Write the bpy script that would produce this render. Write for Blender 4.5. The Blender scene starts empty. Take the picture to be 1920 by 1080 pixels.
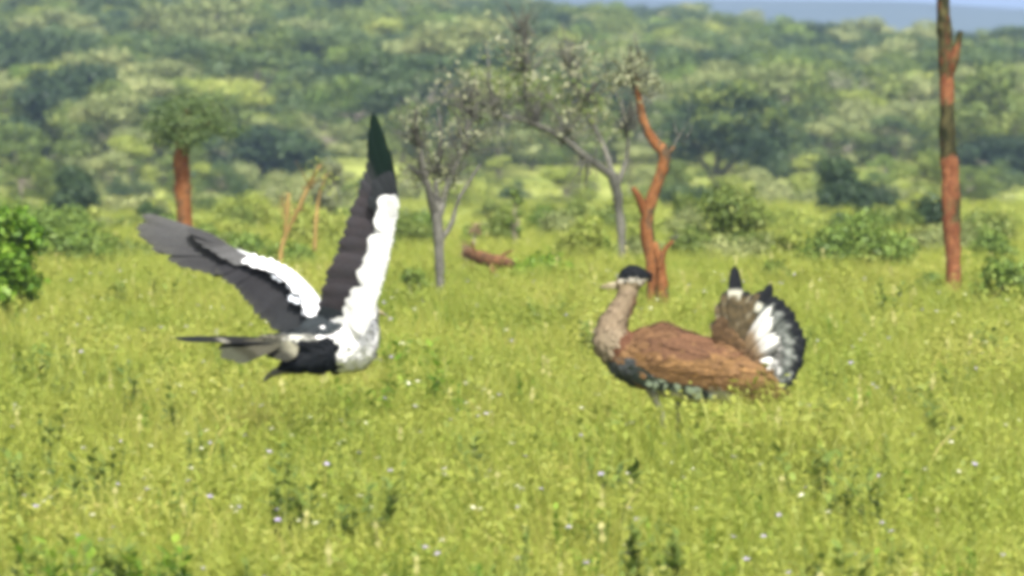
import bpy, bmesh, math, random
import numpy as np
from mathutils import Vector, Matrix, noise
from mathutils.bvhtree import BVHTree

random.seed(7)
RNG = np.random.default_rng(11)
SC = bpy.context.scene
COL = SC.collection

# ------------------------------------------------------------------ camera
EYE = 2.15                     # eye height above the meadow
FPX = 16000.0                  # focal length in pixels of a 1920 wide frame
PITCH = math.atan(480.0 / FPX) # eye level lies 480 px above the middle of the frame
cam_d = bpy.data.cameras.new('camera')
cam = bpy.data.objects.new('camera', cam_d)
COL.objects.link(cam)
cam.location = (0, 0, EYE)
cam.rotation_euler = (math.pi / 2 - PITCH, 0, 0)
cam_d.sensor_width = 36
cam_d.lens = 36 * FPX / 1920
cam_d.clip_start = 0.5
cam_d.clip_end = 30000
cam_d.dof.use_dof = True
cam_d.dof.focus_distance = 40.5
cam_d.dof.aperture_fstop = 9
SC.camera = cam

# ------------------------------------------------------------------ sky, sun, exposure
SUN_DIR = Vector((0.16, -0.70, 0.88)).normalized()      # towards the sun
world = bpy.data.worlds.new('World')
SC.world = world
world.use_nodes = True
wn = world.node_tree.nodes
bg = wn['Background']
sky = wn.new('ShaderNodeTexSky')
sky.sky_type = 'NISHITA'
sky.sun_disc = False
sky.sun_elevation = math.asin(SUN_DIR.z)
sky.sun_rotation = math.atan2(SUN_DIR.x, SUN_DIR.y)
sky.air_density = 0.8
sky.dust_density = 5.0
sky.ozone_density = 1.0
hz = wn.new('ShaderNodeHueSaturation')          # a milky, thinly veiled sky
hz.inputs['Saturation'].default_value = 0.15
hz.inputs['Value'].default_value = 1.2
world.node_tree.links.new(sky.outputs[0], hz.inputs['Color'])
world.node_tree.links.new(hz.outputs[0], bg.inputs[0])
bg.inputs[1].default_value = 0.13
sun_d = bpy.data.lights.new('sun', 'SUN')
sun_d.energy = 4.4
sun_d.angle = math.radians(1.0)
sun_d.color = (1.0, 0.96, 0.89)
sun = bpy.data.objects.new('sun', sun_d)
COL.objects.link(sun)
sun.rotation_euler = SUN_DIR.to_track_quat('Z', 'Y').to_euler()
vs = SC.view_settings
vs.view_transform = 'Standard'
vs.look = 'None'
vs.exposure = 1.08
vs.gamma = 1
vs.use_curve_mapping = False
cy = SC.cycles
cy.use_denoising = True
cy.max_bounces = 5
cy.diffuse_bounces = 2
cy.glossy_bounces = 1
cy.transmission_bounces = 3
cy.transparent_max_bounces = 8
cy.volume_bounces = 0
cy.caustics_reflective = False
cy.caustics_refractive = False
cy.filter_width = 5.0

# ------------------------------------------------------------------ helpers
def at(px, py, Y):
    """world point seen at pixel (px,py) of the 1920x1080 frame at depth Y (metres along +Y)."""
    x = (px - 960) / FPX
    v = (540 - py) / FPX
    c, s = math.cos(PITCH), math.sin(PITCH)
    d = Vector((x, c + v * s, -s + v * c))
    return Vector((0, 0, EYE)) + d * (Y / d.y)

PROFILE = [(-200, 0.3), (0, 0), (30, 0), (60, 0), (75, -0.08), (90, -0.25), (130, -1.0), (200, -2.1), (300, -3.9),
           (340, -3.8), (420, -2.5), (600, -0.1), (800, 1.15), (1000, 1.1), (1250, -1.4), (1800, -6), (3000, -14), (9000, -24)]
PY = [p[0] for p in PROFILE]; PZ = [p[1] for p in PROFILE]
def ground_z(x, y):
    z = float(np.interp(y, PY, PZ))
    k = min(max((y - 330) / 470.0, 0), 1)
    z += k * (-0.088 * max(min(x, 160), -160)) * (1 if y < 1250 else max(0.0, 1 - (y - 1250) / 900))
    a = min(max((y - 45) / 120.0, 0), 1)
    z += a * 0.22 * noise.noise(Vector((x * 0.06, y * 0.04, 3.1)))
    z += min(max((y - 330) / 200.0, 0), 1) * 0.9 * noise.noise(Vector((x * 0.03, y * 0.012, 8.3)))
    z += 0.035 * noise.noise(Vector((x * 0.5, y * 0.3, 1.7)))
    return z

def tag(o, label=None, cat=None, group=None, kind=None):
    if label: o['label'] = label
    if cat: o['category'] = cat
    if group: o['group'] = group
    if kind: o['kind'] = kind
    return o

def empty(name, loc):
    o = bpy.data.objects.new(name, None)
    COL.objects.link(o)
    o.location = loc
    o.empty_display_size = 0.1
    return o

class MB:
    """collects points, faces and a colour for every point"""
    def __init__(self):
        self.v = []; self.f = []; self.c = []
    def add(self, vs_, fs_, cs_):
        n = len(self.v)
        self.v += [tuple(p) for p in vs_]
        self.f += [tuple(i + n for i in f) for f in fs_]
        self.c += [(c[0], c[1], c[2], 1.0) for c in cs_]
    def tube(self, pts, rad, n=8, col=(1, 1, 1), bump=0.0, cap=True):
        pts = [Vector(p) for p in pts]
        vs_, fs_ = [], []
        side = None
        for i, p in enumerate(pts):
            t = (pts[min(i + 1, len(pts) - 1)] - pts[max(i - 1, 0)]).normalized()
            if side is None:
                ref = Vector((0, 1, 0)) if abs(t.y) < 0.9 else Vector((1, 0, 0))
                side = t.cross(ref).normalized()
            side = (side - t * side.dot(t)).normalized()
            up = t.cross(side)
            for k in range(n):
                a = 2 * math.pi * k / n
                r = rad[i] * (1 + bump * random.uniform(-1, 1))
                vs_.append(p + (side * math.cos(a) + up * math.sin(a)) * r)
        for i in range(len(pts) - 1):
            for k in range(n):
                fs_.append((i * n + k, i * n + (k + 1) % n, (i + 1) * n + (k + 1) % n, (i + 1) * n + k))
        if cap:
            m = (len(pts) - 1) * n
            fs_.append(tuple(m + k for k in range(n)))
            fs_.append(tuple(reversed(range(n))))
        cs = [col] * len(vs_) if not callable(col) else [col(p) for p in vs_]
        self.add(vs_, fs_, cs)
    def mesh(self, name, mat, smooth=True):
        me = bpy.data.meshes.new(name)
        me.from_pydata(self.v, [], self.f)
        if self.c:
            a = me.color_attributes.new('Col', 'FLOAT_COLOR', 'POINT')
            a.data.foreach_set('color', np.array(self.c, dtype=np.float32).ravel())
        me.materials.append(mat)
        if smooth:
            me.polygons.foreach_set('use_smooth', [True] * len(me.polygons))
        return me
    def build(self, name, mat, parent=None, smooth=True):
        return link(name, self.mesh(name, mat, smooth), parent)

def link(name, me, parent=None, loc=None):
    o = bpy.data.objects.new(name, me)
    COL.objects.link(o)
    if parent: o.parent = parent
    if loc is not None: o.location = loc
    return o

def bez(pts, n=8):
    """smooth curve through the points (Catmull-Rom)"""
    P = [Vector(p) for p in pts]
    P = [2 * P[0] - P[1]] + P + [2 * P[-1] - P[-2]]
    out = []
    for i in range(1, len(P) - 2):
        for k in range(n):
            t = k / n
            a, b, c, d = P[i - 1], P[i], P[i + 1], P[i + 2]
            out.append(0.5 * ((2 * b) + (c - a) * t + (2 * a - 5 * b + 4 * c - d) * t * t + (3 * b - a - 3 * c + d) * t ** 3))
    out.append(P[-2])
    return out

# ------------------------------------------------------------------ materials
def new_mat(name):
    m = bpy.data.materials.new(name)
    m.use_nodes = True
    nt = m.node_tree
    return m, nt, nt.nodes, nt.links, nt.nodes['Principled BSDF']

def leaf_mat(name, colours, trans=0.35, rough=0.6, world_noise=None, rand=0.35):
    """foliage: colour between the given ones by each leaf's own value and by each plant; light passes through"""
    m, nt, N, L, p = new_mat(name)
    at_ = N.new('ShaderNodeAttribute'); at_.attribute_name = 'Col'
    sep = N.new('ShaderNodeSeparateColor'); L.new(at_.outputs['Color'], sep.inputs[0])
    oi = N.new('ShaderNodeObjectInfo')
    ramp = N.new('ShaderNodeValToRGB')
    cr = ramp.color_ramp
    while len(cr.elements) < len(colours): cr.elements.new(0.5)
    for i, c in enumerate(colours):
        cr.elements[i].position = i / max(1, len(colours) - 1)
        cr.elements[i].color = (c[0], c[1], c[2], 1)
    mx = N.new('ShaderNodeMath'); mx.operation = 'MULTIPLY_ADD'
    L.new(oi.outputs['Random'], mx.inputs[0]); mx.inputs[1].default_value = rand
    L.new(sep.outputs[0], mx.inputs[2])
    off = N.new('ShaderNodeMath'); off.operation = 'SUBTRACT'; off.inputs[1].default_value = rand / 2
    L.new(mx.outputs[0], off.inputs[0])
    src = off.outputs[0]
    if world_noise:
        g = N.new('ShaderNodeNewGeometry')
        mp = N.new('ShaderNodeVectorMath'); mp.operation = 'MULTIPLY'; mp.inputs[1].default_value = world_noise[0]
        L.new(g.outputs['Position'], mp.inputs[0])
        nz = N.new('ShaderNodeTexNoise'); nz.inputs['Scale'].default_value = 1.0; nz.inputs['Detail'].default_value = 3
        L.new(mp.outputs[0], nz.inputs['Vector'])
        ma = N.new('ShaderNodeMath'); ma.operation = 'MULTIPLY_ADD'; ma.inputs[1].default_value = world_noise[1]
        L.new(nz.outputs['Fac'], ma.inputs[0]); L.new(src, ma.inputs[2])
        sb = N.new('ShaderNodeMath'); sb.operation = 'SUBTRACT'; sb.inputs[1].default_value = world_noise[1] * 0.5
        L.new(ma.outputs[0], sb.inputs[0]); src = sb.outputs[0]
    L.new(src, ramp.inputs[0])
    L.new(ramp.outputs[0], p.inputs['Base Color'])
    p.inputs['Roughness'].default_value = rough
    p.inputs['Specular IOR Level'].default_value = 0.25
    tr = N.new('ShaderNodeBsdfTranslucent')
    L.new(ramp.outputs[0], tr.inputs['Color'])
    ms = N.new('ShaderNodeMixShader'); ms.inputs[0].default_value = trans
    L.new(p.outputs[0], ms.inputs[1]); L.new(tr.outputs[0], ms.inputs[2])
    L.new(ms.outputs[0], N['Material Output'].inputs['Surface'])
    return m

def bark_mat(name, c1, c2, scale=(18, 18, 5), thr=0.5, soft=0.12, rough=0.85, bump=0.4):
    m, nt, N, L, p = new_mat(name)
    tc = N.new('ShaderNodeTexCoord')
    mp = N.new('ShaderNodeMapping'); mp.inputs['Scale'].default_value = scale
    L.new(tc.outputs['Object'], mp.inputs[0])
    nz = N.new('ShaderNodeTexNoise'); nz.inputs['Scale'].default_value = 1; nz.inputs['Detail'].default_value = 5
    nz.inputs['Roughness'].default_value = 0.6
    L.new(mp.outputs[0], nz.inputs['Vector'])
    ramp = N.new('ShaderNodeValToRGB')
    ramp.color_ramp.elements[0].position = thr - soft; ramp.color_ramp.elements[0].color = (*c1, 1)
    ramp.color_ramp.elements[1].position = thr + soft; ramp.color_ramp.elements[1].color = (*c2, 1)
    L.new(nz.outputs['Fac'], ramp.inputs[0])
    L.new(ramp.outputs[0], p.inputs['Base Color'])
    bm = N.new('ShaderNodeBump'); bm.inputs['Strength'].default_value = bump; bm.inputs['Distance'].default_value = 0.02
    L.new(nz.outputs['Fac'], bm.inputs['Height']); L.new(bm.outputs[0], p.inputs['Normal'])
    p.inputs['Roughness'].default_value = rough
    p.inputs['Specular IOR Level'].default_value = 0.2
    return m

def plumage_mat(name, fleck=0.25, scale=90, rough=0.75):
    m, nt, N, L, p = new_mat(name)
    a = N.new('ShaderNodeAttribute'); a.attribute_name = 'Col'
    tc = N.new('ShaderNodeTexCoord')
    nz = N.new('ShaderNodeTexNoise'); nz.inputs['Scale'].default_value = scale; nz.inputs['Detail'].default_value = 3
    L.new(tc.outputs['Object'], nz.inputs['Vector'])
    mr = N.new('ShaderNodeMapRange')
    mr.inputs['From Min'].default_value = 0.3; mr.inputs['From Max'].default_value = 0.7
    mr.inputs['To Min'].default_value = 1 - fleck; mr.inputs['To Max'].default_value = 1 + fleck
    L.new(nz.outputs['Fac'], mr.inputs[0])
    mul = N.new('ShaderNodeVectorMath'); mul.operation = 'SCALE'
    L.new(a.outputs['Color'], mul.inputs[0]); L.new(mr.outputs[0], mul.inputs['Scale'])
    L.new(mul.outputs[0], p.inputs['Base Color'])
    p.inputs['Roughness'].default_value = rough
    p.inputs['Specular IOR Level'].default_value = 0.08
    return m

def plain_mat(name, c, rough=0.6, spec=0.3):
    m, nt, N, L, p = new_mat(name)
    tc = N.new('ShaderNodeTexCoord')
    nz = N.new('ShaderNodeTexNoise'); nz.inputs['Scale'].default_value = 60
    L.new(tc.outputs['Object'], nz.inputs['Vector'])
    ramp = N.new('ShaderNodeValToRGB')
    ramp.color_ramp.elements[0].color = (c[0] * 0.75, c[1] * 0.75, c[2] * 0.75, 1)
    ramp.color_ramp.elements[1].color = (min(1, c[0] * 1.25), min(1, c[1] * 1.25), min(1, c[2] * 1.25), 1)
    L.new(nz.outputs['Fac'], ramp.inputs[0]); L.new(ramp.outputs[0], p.inputs['Base Color'])
    p.inputs['Roughness'].default_value = rough
    p.inputs['Specular IOR Level'].default_value = spec
    return m

M = {}
M['grass'] = leaf_mat('grass_blades', [(0.088, 0.146, 0.017), (0.186, 0.228, 0.031), (0.264, 0.284, 0.051), (0.35, 0.31, 0.09)], 0.45, 0.55,
                      world_noise=((0.9, 0.30, 0.0), 1.25), rand=0.18)
M['seed'] = leaf_mat('grass_seed_heads', [(0.26, 0.27, 0.06), (0.40, 0.38, 0.16)], 0.3, 0.7)
M['weed'] = leaf_mat('weed_leaves', [(0.055, 0.088, 0.014), (0.10, 0.145, 0.024), (0.16, 0.21, 0.04)], 0.3, 0.5)
M['bright'] = leaf_mat('bright_leaves', [(0.040, 0.10, 0.006), (0.105, 0.20, 0.013), (0.23, 0.32, 0.04)], 0.4, 0.5)
M['shrub'] = leaf_mat('shrub_leaves', [(0.05, 0.085, 0.015), (0.10, 0.16, 0.025), (0.19, 0.25, 0.05)], 0.35, 0.55)
M['dark'] = leaf_mat('dark_leaves', [(0.030, 0.055, 0.016), (0.056, 0.090, 0.025), (0.10, 0.14, 0.038)], 0.3, 0.55)
M['deep'] = leaf_mat('deep_green_leaves', [(0.013, 0.028, 0.011), (0.025, 0.048, 0.017), (0.052, 0.086, 0.027)], 0.25, 0.6)
M['olive'] = leaf_mat('olive_leaves', [(0.055, 0.088, 0.016), (0.112, 0.154, 0.030), (0.195, 0.225, 0.055)], 0.35, 0.6)
M['pale'] = leaf_mat('pale_leaves', [(0.09, 0.12, 0.036), (0.18, 0.21, 0.072), (0.31, 0.325, 0.13)], 0.35, 0.6)
M['yellow'] = leaf_mat('yellow_green_leaves', [(0.11, 0.15, 0.025), (0.22, 0.265, 0.045), (0.35, 0.37, 0.10)], 0.4, 0.55)
M['greyleaf'] = leaf_mat('grey_green_leaves', [(0.085, 0.10, 0.055), (0.15, 0.165, 0.09), (0.28, 0.28, 0.17)], 0.3, 0.6)
M['dry'] = leaf_mat('dry_brown_leaves', [(0.09, 0.06, 0.035), (0.17, 0.115, 0.065), (0.26, 0.19, 0.11)], 0.25, 0.7)
M['bark'] = bark_mat('grey_brown_bark', (0.10, 0.085, 0.065), (0.22, 0.19, 0.15))
M['greybark'] = bark_mat('pale_grey_bark', (0.13, 0.12, 0.10), (0.30, 0.28, 0.24), (30, 30, 8))
M['redbark'] = bark_mat('red_peeling_bark', (0.20, 0.055, 0.020), (0.38, 0.13, 0.05), (16, 16, 5), 0.47, 0.14)
M['mottled'] = bark_mat('red_bark_with_dark_patches', (0.045, 0.035, 0.018), (0.36, 0.11, 0.055), (9, 9, 4.2), 0.49, 0.06)
M['barkcol'] = plumage_mat('bark_with_its_own_patches', 0.38, 55, 0.9)
M['stem'] = bark_mat('yellow_brown_stem', (0.14, 0.09, 0.03), (0.27, 0.18, 0.06), (30, 30, 10))
M['logwood'] = bark_mat('brown_log_bark', (0.05, 0.026, 0.012), (0.13, 0.062, 0.026), (14, 14, 14))
M['plume'] = plumage_mat('plumage', 0.22, 110)
M['vermic'] = plumage_mat('vermiculated_plumage', 0.2, 120)
M['bill'] = plain_mat('horn_bill', (0.20, 0.17, 0.10), 0.45)
M['leg'] = plain_mat('bird_leg_skin', (0.10, 0.10, 0.07), 0.6)
M['eye'] = plain_mat('dark_eye', (0.012, 0.010, 0.008), 0.15, 0.5)
M['lilac'] = leaf_mat('lilac_petals', [(0.36, 0.30, 0.50), (0.48, 0.43, 0.60)], 0.3, 0.6)
M['cream'] = leaf_mat('cream_petals', [(0.60, 0.60, 0.40), (0.75, 0.74, 0.62)], 0.3, 0.6)

def ground_mat():
    m, nt, N, L, p = new_mat('meadow_ground')
    g = N.new('ShaderNodeNewGeometry')
    n1 = N.new('ShaderNodeTexNoise'); n1.inputs['Scale'].default_value = 0.12; n1.inputs['Detail'].default_value = 6
    n2 = N.new('ShaderNodeTexNoise'); n2.inputs['Scale'].default_value = 1.6; n2.inputs['Detail'].default_value = 6
    L.new(g.outputs['Position'], n1.inputs['Vector']); L.new(g.outputs['Position'], n2.inputs['Vector'])
    r1 = N.new('ShaderNodeValToRGB')
    e = r1.color_ramp.elements
    e[0].position = 0.32; e[0].color = (0.12, 0.16, 0.03, 1)
    e[1].position = 0.68; e[1].color = (0.27, 0.30, 0.08, 1)
    L.new(n1.outputs['Fac'], r1.inputs[0])
    r2 = N.new('ShaderNodeValToRGB')
    r2.color_ramp.elements[0].position = 0.3; r2.color_ramp.elements[0].color = (0.6, 0.6, 0.55, 1)
    r2.color_ramp.elements[1].position = 0.7; r2.color_ramp.elements[1].color = (1.2, 1.15, 1.05, 1)
    L.new(n2.outputs['Fac'], r2.inputs[0])
    mx = N.new('ShaderNodeMix'); mx.data_type = 'RGBA'; mx.blend_type = 'MULTIPLY'; mx.inputs[0].default_value = 1
    L.new(r1.outputs[0], mx.inputs[6]); L.new(r2.outputs[0], mx.inputs[7])
    L.new(mx.outputs[2], p.inputs['Base Color'])
    p.inputs['Roughness'].default_value = 0.95
    p.inputs['Specular IOR Level'].default_value = 0.1
    return m
M['ground'] = ground_mat()
M['hill'] = bark_mat('wooded_far_hills', (0.014, 0.026, 0.018), (0.03, 0.046, 0.03), (0.01, 0.01, 0.02), 0.5, 0.2, bump=0)

# ------------------------------------------------------------------ ground and far hills
def make_ground():
    ys = list(np.arange(-60, 20, 10)) + list(np.arange(20, 140, 1.5)) + list(np.arange(140, 360, 6)) + list(np.arange(360, 1300, 14)) + \
         [1300, 1400, 1550, 1800, 2200, 2800, 3600, 4800, 6400, 8000]
    nx = 61
    V, F = [], []
    for y in ys:
        hw = 30 + 0.30 * max(y, 0)
        for i in range(nx):
            u = -1 + 2 * i / (nx - 1)
            x = hw * math.copysign(abs(u) ** 1.6, u)
            V.append((x, y, ground_z(x, y)))
    for j in range(len(ys) - 1):
        for i in range(nx - 1):
            a = j * nx + i
            F.append((a, a + 1, a + nx + 1, a + nx))
    me = bpy.data.meshes.new('ground')
    me.from_pydata(V, [], F)
    me.polygons.foreach_set('use_smooth', [True] * len(F))
    me.materials.append(M['ground'])
    tag(link('ground', me), kind='structure')
make_ground()

def make_hills():
    V, F = [], []
    nx, ny = 160, 14
    for j in range(ny):
        y = 2500 + j * 90
        b = math.sin(math.pi * j / (ny - 1)) ** 0.7
        for i in range(nx):
            x = -1000 + 2000 * i / (nx - 1)
            px = 960 + x / y * FPX
            top = 60 - np.interp(px, [-2000, 0, 900, 1100, 1400, 1650, 1780, 1920, 2300, 4000], [80, 80, 70, 66, 62, 58, 50, 42, 50, 80])
            crest = EYE + (60 - top) * 3085 / FPX
            n = noise.noise(Vector((x * 0.01, y * 0.003, 4))) * 0.9 + noise.noise(Vector((x * 0.06, y * 0.02, 9))) * 0.35
            V.append((x, y, -22 + (crest + 22 + n) * b))
    for j in range(ny - 1):
        for i in range(nx - 1):
            a = j * nx + i
            F.append((a, a + 1, a + nx + 1, a + nx))
    me = bpy.data.meshes.new('hills')
    me.from_pydata(V, [], F)
    me.polygons.foreach_set('use_smooth', [True] * len(F))
    me.materials.append(M['hill'])
    tag(link('hills', me), kind='structure')
make_hills()

# ------------------------------------------------------------------ foliage building blocks
def leaf_cloud(clumps, n, size, rng, aspect=0.55, shell=0.45, up=0.25, name='crown', mats=None, droop=0.0):
    """n small rhombic leaves spread through the given ellipsoidal clumps [(centre, radii)]"""
    C = np.array([c for c, r in clumps], float); R = np.array([r for c, r in clumps], float)
    w = (R[:, 0] * R[:, 2]) ** 1.0; w /= w.sum()
    k = rng.choice(len(clumps), n, p=w)
    d = rng.normal(size=(n, 3)); d /= np.linalg.norm(d, axis=1)[:, None]
    rr = shell + (1 - shell) * rng.random(n) ** 0.6
    rr *= 1 + 0.16 * rng.normal(size=n)
    P = C[k] + d * R[k] * rr[:, None]
    nrm = d + rng.normal(size=(n, 3)) * 0.55 + np.array([0, 0, up])
    nrm /= np.linalg.norm(nrm, axis=1)[:, None]
    t = rng.normal(size=(n, 3)); t[:, 2] -= droop
    t -= nrm * (t * nrm).sum(1)[:, None]; t /= np.linalg.norm(t, axis=1)[:, None]
    b = np.cross(nrm, t)
    s = size * (0.55 + 0.9 * rng.random(n))[:, None]
    fold = nrm * s * 0.12
    v = np.stack([P - t * s * 0.5, P + b * s * aspect * 0.5 + fold, P + t * s * 0.5, P - b * s * aspect * 0.5 + fold], axis=1).reshape(-1, 3)
    me = bpy.data.meshes.new(name)
    me.vertices.add(4 * n); me.vertices.foreach_set('co', v.astype(np.float32).ravel())
    me.loops.add(4 * n); me.loops.foreach_set('vertex_index', np.arange(4 * n, dtype=np.int32))
    me.polygons.add(n); me.polygons.foreach_set('loop_start', np.arange(0, 4 * n, 4, dtype=np.int32))
    try: me.polygons.foreach_set('loop_total', np.full(n, 4, dtype=np.int32))
    except Exception: pass
    me.update(calc_edges=True)
    cv = np.clip(0.5 + 0.22 * rng.normal(size=n) + 0.10 * rng.normal(size=len(clumps))[k], 0, 1)
    col = np.ones((4 * n, 4), np.float32); col[:, 0] = np.repeat(cv, 4)
    me.color_attributes.new('Col', 'FLOAT_COLOR', 'POINT').data.foreach_set('color', col.ravel())
    if mats is not None: me.materials.append(mats)
    return me

def tree_limbs(mb, base, height, clumps, r0, rng, lean=0.1, nseg=5):
    """a tapered trunk that forks into a limb for each clump"""
    fork = Vector(base) + Vector((rng.normal() * lean, rng.normal() * lean, height * 0.42))
    mid = (Vector(base) + fork) / 2 + Vector((rng.normal() * lean * 0.6, rng.normal() * lean * 0.6, 0))
    pts = bez([Vector(base) - Vector((0, 0, 0.3)), mid, fork], 4)
    mb.tube(pts, [r0 * (1.15 - 0.45 * i / (len(pts) - 1)) for i in range(len(pts))], 7, bump=0.06)
    for c, r in clumps:
        c = Vector(c)
        m = fork.lerp(c, 0.5) + Vector((rng.normal() * 0.1, rng.normal() * 0.1, -0.08 * height))
        pts = bez([fork, m, c], 3)
        mb.tube(pts, [r0 * 0.5 * (1 - 0.75 * i / (len(pts) - 1)) for i in range(len(pts))], 5, bump=0.05)

# ------------------------------------------------------------------ the wooded hillside
KINDS = ['dark', 'olive', 'pale', 'yellow', 'olive', 'dark', 'pale', 'olive', 'shrub', 'greyleaf', 'deep', 'deep']
PROTO = []
for i, kd in enumerate(KINDS):
    rng = np.random.default_rng(100 + i)
    Ht = rng.uniform(3.0, 4.6); W = rng.uniform(1.5, 2.4)
    flat = i in (0, 3, 6)
    cl = []
    for q in range(rng.integers(13, 19)):
        a = rng.uniform(0, 2 * math.pi); rr = W * math.sqrt(rng.random()) * 0.9
        if flat and q > 4: zc = Ht * rng.uniform(0.66, 0.86)
        else: zc = Ht * (0.16 + 0.68 * rng.random() * (1 - 0.5 * (rr / W) ** 2))
        r = rng.uniform(0.42, 0.85)
        cl.append(((rr * math.cos(a), rr * math.sin(a), zc), (r * 1.15, r * 1.15, r * (0.5 if flat and q > 4 else 0.72))))
    crown = leaf_cloud(cl, 1600 if i == 9 else 5200 if i > 9 else 3200, 0.20, rng, 0.6, name='crown', mats=M[kd])
    mb = MB(); tree_limbs(mb, (0, 0, 0), Ht, cl, 0.09, rng, 0.15)
    trunk = mb.mesh('trunk', M['bark'])
    PROTO.append((crown, trunk, kd, Ht, W))

def plant_tree(name, kind_i, loc, s, rz, label, cat, group=None, sz=1.0):
    crown, trunk, kd, Ht, W = PROTO[kind_i]
    r = empty(name, loc)
    r.rotation_euler = (0, 0, rz); r.scale = (s, s, s * sz)
    tag(r, label, cat, group)
    link('trunk', trunk, r); link('crown', crown, r)
    return r

# identifiable trees and bushes in and behind the clearing: (px, base py, width px, height px, Y, kind, name, label)
HAND = [
    (1485, 352, 150, 150, 322, 5, 'savanna_tree', 'dark grey-green tree just right of the large dark one'),
    (1880, 350, 190, 125, 320, 11, 'savanna_tree', 'dark rounded tree at the right edge behind the mottled trunk'),
    (480, 350, 260, 105, 322, 11, 'savanna_tree', 'wide dark tree at the wood edge left of the raised wing'),
    (60, 352, 210, 130, 318, 1, 'savanna_tree', 'broad olive tree at the wood edge on the far left'),
    (245, 352, 130, 105, 312, 3, 'savanna_tree', 'small yellow-green tree left of the red stub trunk'),
    (640, 300, 190, 130, 380, 1, 'savanna_tree', 'olive tree behind the tip of the raised wing'),
    (50, 215, 190, 210, 400, 10, 'savanna_tree', 'tall dark blue-green tree high on the left of the hillside'),
    (1480, 190, 110, 90, 520, 2, 'savanna_tree', 'pale rounded tree standing out on the hillside right of centre'),
    (1540, 260, 190, 95, 420, 3, 'savanna_tree', 'yellow-green flat-topped tree on the right hillside'),
    (370, 205, 230, 120, 470, 6, 'savanna_tree', 'pale flat-topped tree on the left hillside'),
    (1650, 275, 230, 110, 400, 1, 'savanna_tree', 'olive tree left of the mottled trunk on the hillside'),
    (1780, 235, 190, 90, 440, 2, 'savanna_tree', 'pale green tree behind the mottled trunk'),
    (1545, 66, 60, 56, 1100, 11, 'savanna_tree', 'distant pointed blue tree on the skyline'),
    (1648, 90, 50, 66, 1000, 10, 'savanna_tree', 'distant dark tree on the skyline left of the mottled trunk'),
    (1617, 80, 24, 44, 1080, 5, 'savanna_tree', 'thin distant tree on the skyline beside a larger dark one'),
    (1370, 50, 60, 30, 1200, 8, 'savanna_tree', 'low distant blue-green tree on the skyline above the large dark tree'),
    (1840, 75, 60, 40, 1100, 0, 'savanna_tree', 'distant dark tree on the skyline right of the mottled trunk'),
]
taken = []
for (px, py, wpx, hpx, Y, k, nm, lab) in HAND:
    p = at(px, py, Y)
    p.z = ground_z(p.x, p.y)
    crown, trunk, kd, Ht, W = PROTO[k]
    top = at(px, py - hpx, Y).z
    s = (wpx * Y / FPX) / (2.3 * W)
    sz = max(0.4, (top - p.z) / Ht) / s
    plant_tree(nm, k, p, s, random.uniform(0, 6.28), lab, 'tree', sz=min(max(sz, 0.7), 1.8))
    taken.append((p.x, p.y, 1.2 * s))

ADJ = {'dark': 'dark green', 'olive': 'olive green', 'pale': 'pale grey-green', 'yellow': 'yellow-green', 'shrub': 'fresh green', 'greyleaf': 'thin whitish', 'deep': 'very dark green'}
SPOT = [(200, 'at the far left'), (420, 'behind the red trunk'), (690, 'between the wings'), (900, 'behind the grey forked tree'), (1170, 'behind the wide sparse tree'),
        (1300, 'behind the orange-barked tree'), (1520, 'around the large dark tree'), (1740, 'left of the mottled trunk'), (9999, 'right of the mottled trunk')]
def wood_label(kd, x, y, s):
    px = 960 + FPX * x / y
    return '%s %s tree %s %s' % ('big' if s > 0.95 else 'small' if s < 0.7 else 'middling', ADJ[kd],
            'at the front of the wood' if y < 365 else 'deep in the wood', next(t for lim, t in SPOT if px < lim))
wood = []
rng = np.random.default_rng(5)
grid = {}
tries = 0
while tries < 26000:
    tries += 1
    y = 305 + 790 * rng.random() ** 1.15
    hw = 0.062 * y + 9
    x = rng.uniform(-hw, hw)
    if y < 345 + 50 * noise.noise(Vector((x * 0.11, 0, 5))): continue
    gap = noise.noise(Vector((x * 0.075, y * 0.016, 12)))
    if y < 760 and gap > 0.22 and rng.random() < 0.85: continue
    dmin = 1.9 if y < 500 else 2.8
    gk = (int(x // 3), int(y // 3)); bad = False
    for a in (-1, 0, 1):
        for b in (-1, 0, 1):
            for (qx, qy) in grid.get((gk[0] + a, gk[1] + b), ()):
                if (qx - x) ** 2 + (qy - y) ** 2 < dmin * dmin: bad = True
    if bad: continue
    if any((tx - x) ** 2 + ((ty - y) * 0.4) ** 2 < (tr + 0.8) ** 2 and y < ty + 3 for tx, ty, tr in taken): continue
    grid.setdefault(gk, []).append((x, y))
    wood.append((x, y))
wood.sort(key=lambda q: q[1])
single = [q for q in wood if abs(q[0]) < 0.0605 * q[1] + 2][:290]
sset = set(single)
for (x, y) in single:
    k = int(rng.choice(12, p=[.07, .12, .15, .10, .12, .05, .12, .09, .06, .03, .05, .04]))
    s = rng.uniform(0.42, 1.05) * (1.3 if rng.random() < 0.15 else 1.0)
    plant_tree('woodland_tree', k, (x, y, ground_z(x, y)), s, rng.uniform(0, 6.28), wood_label(KINDS[k], x, y, s), 'tree',
               'trees of the hillside wood', sz=rng.uniform(0.8, 1.1))

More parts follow.
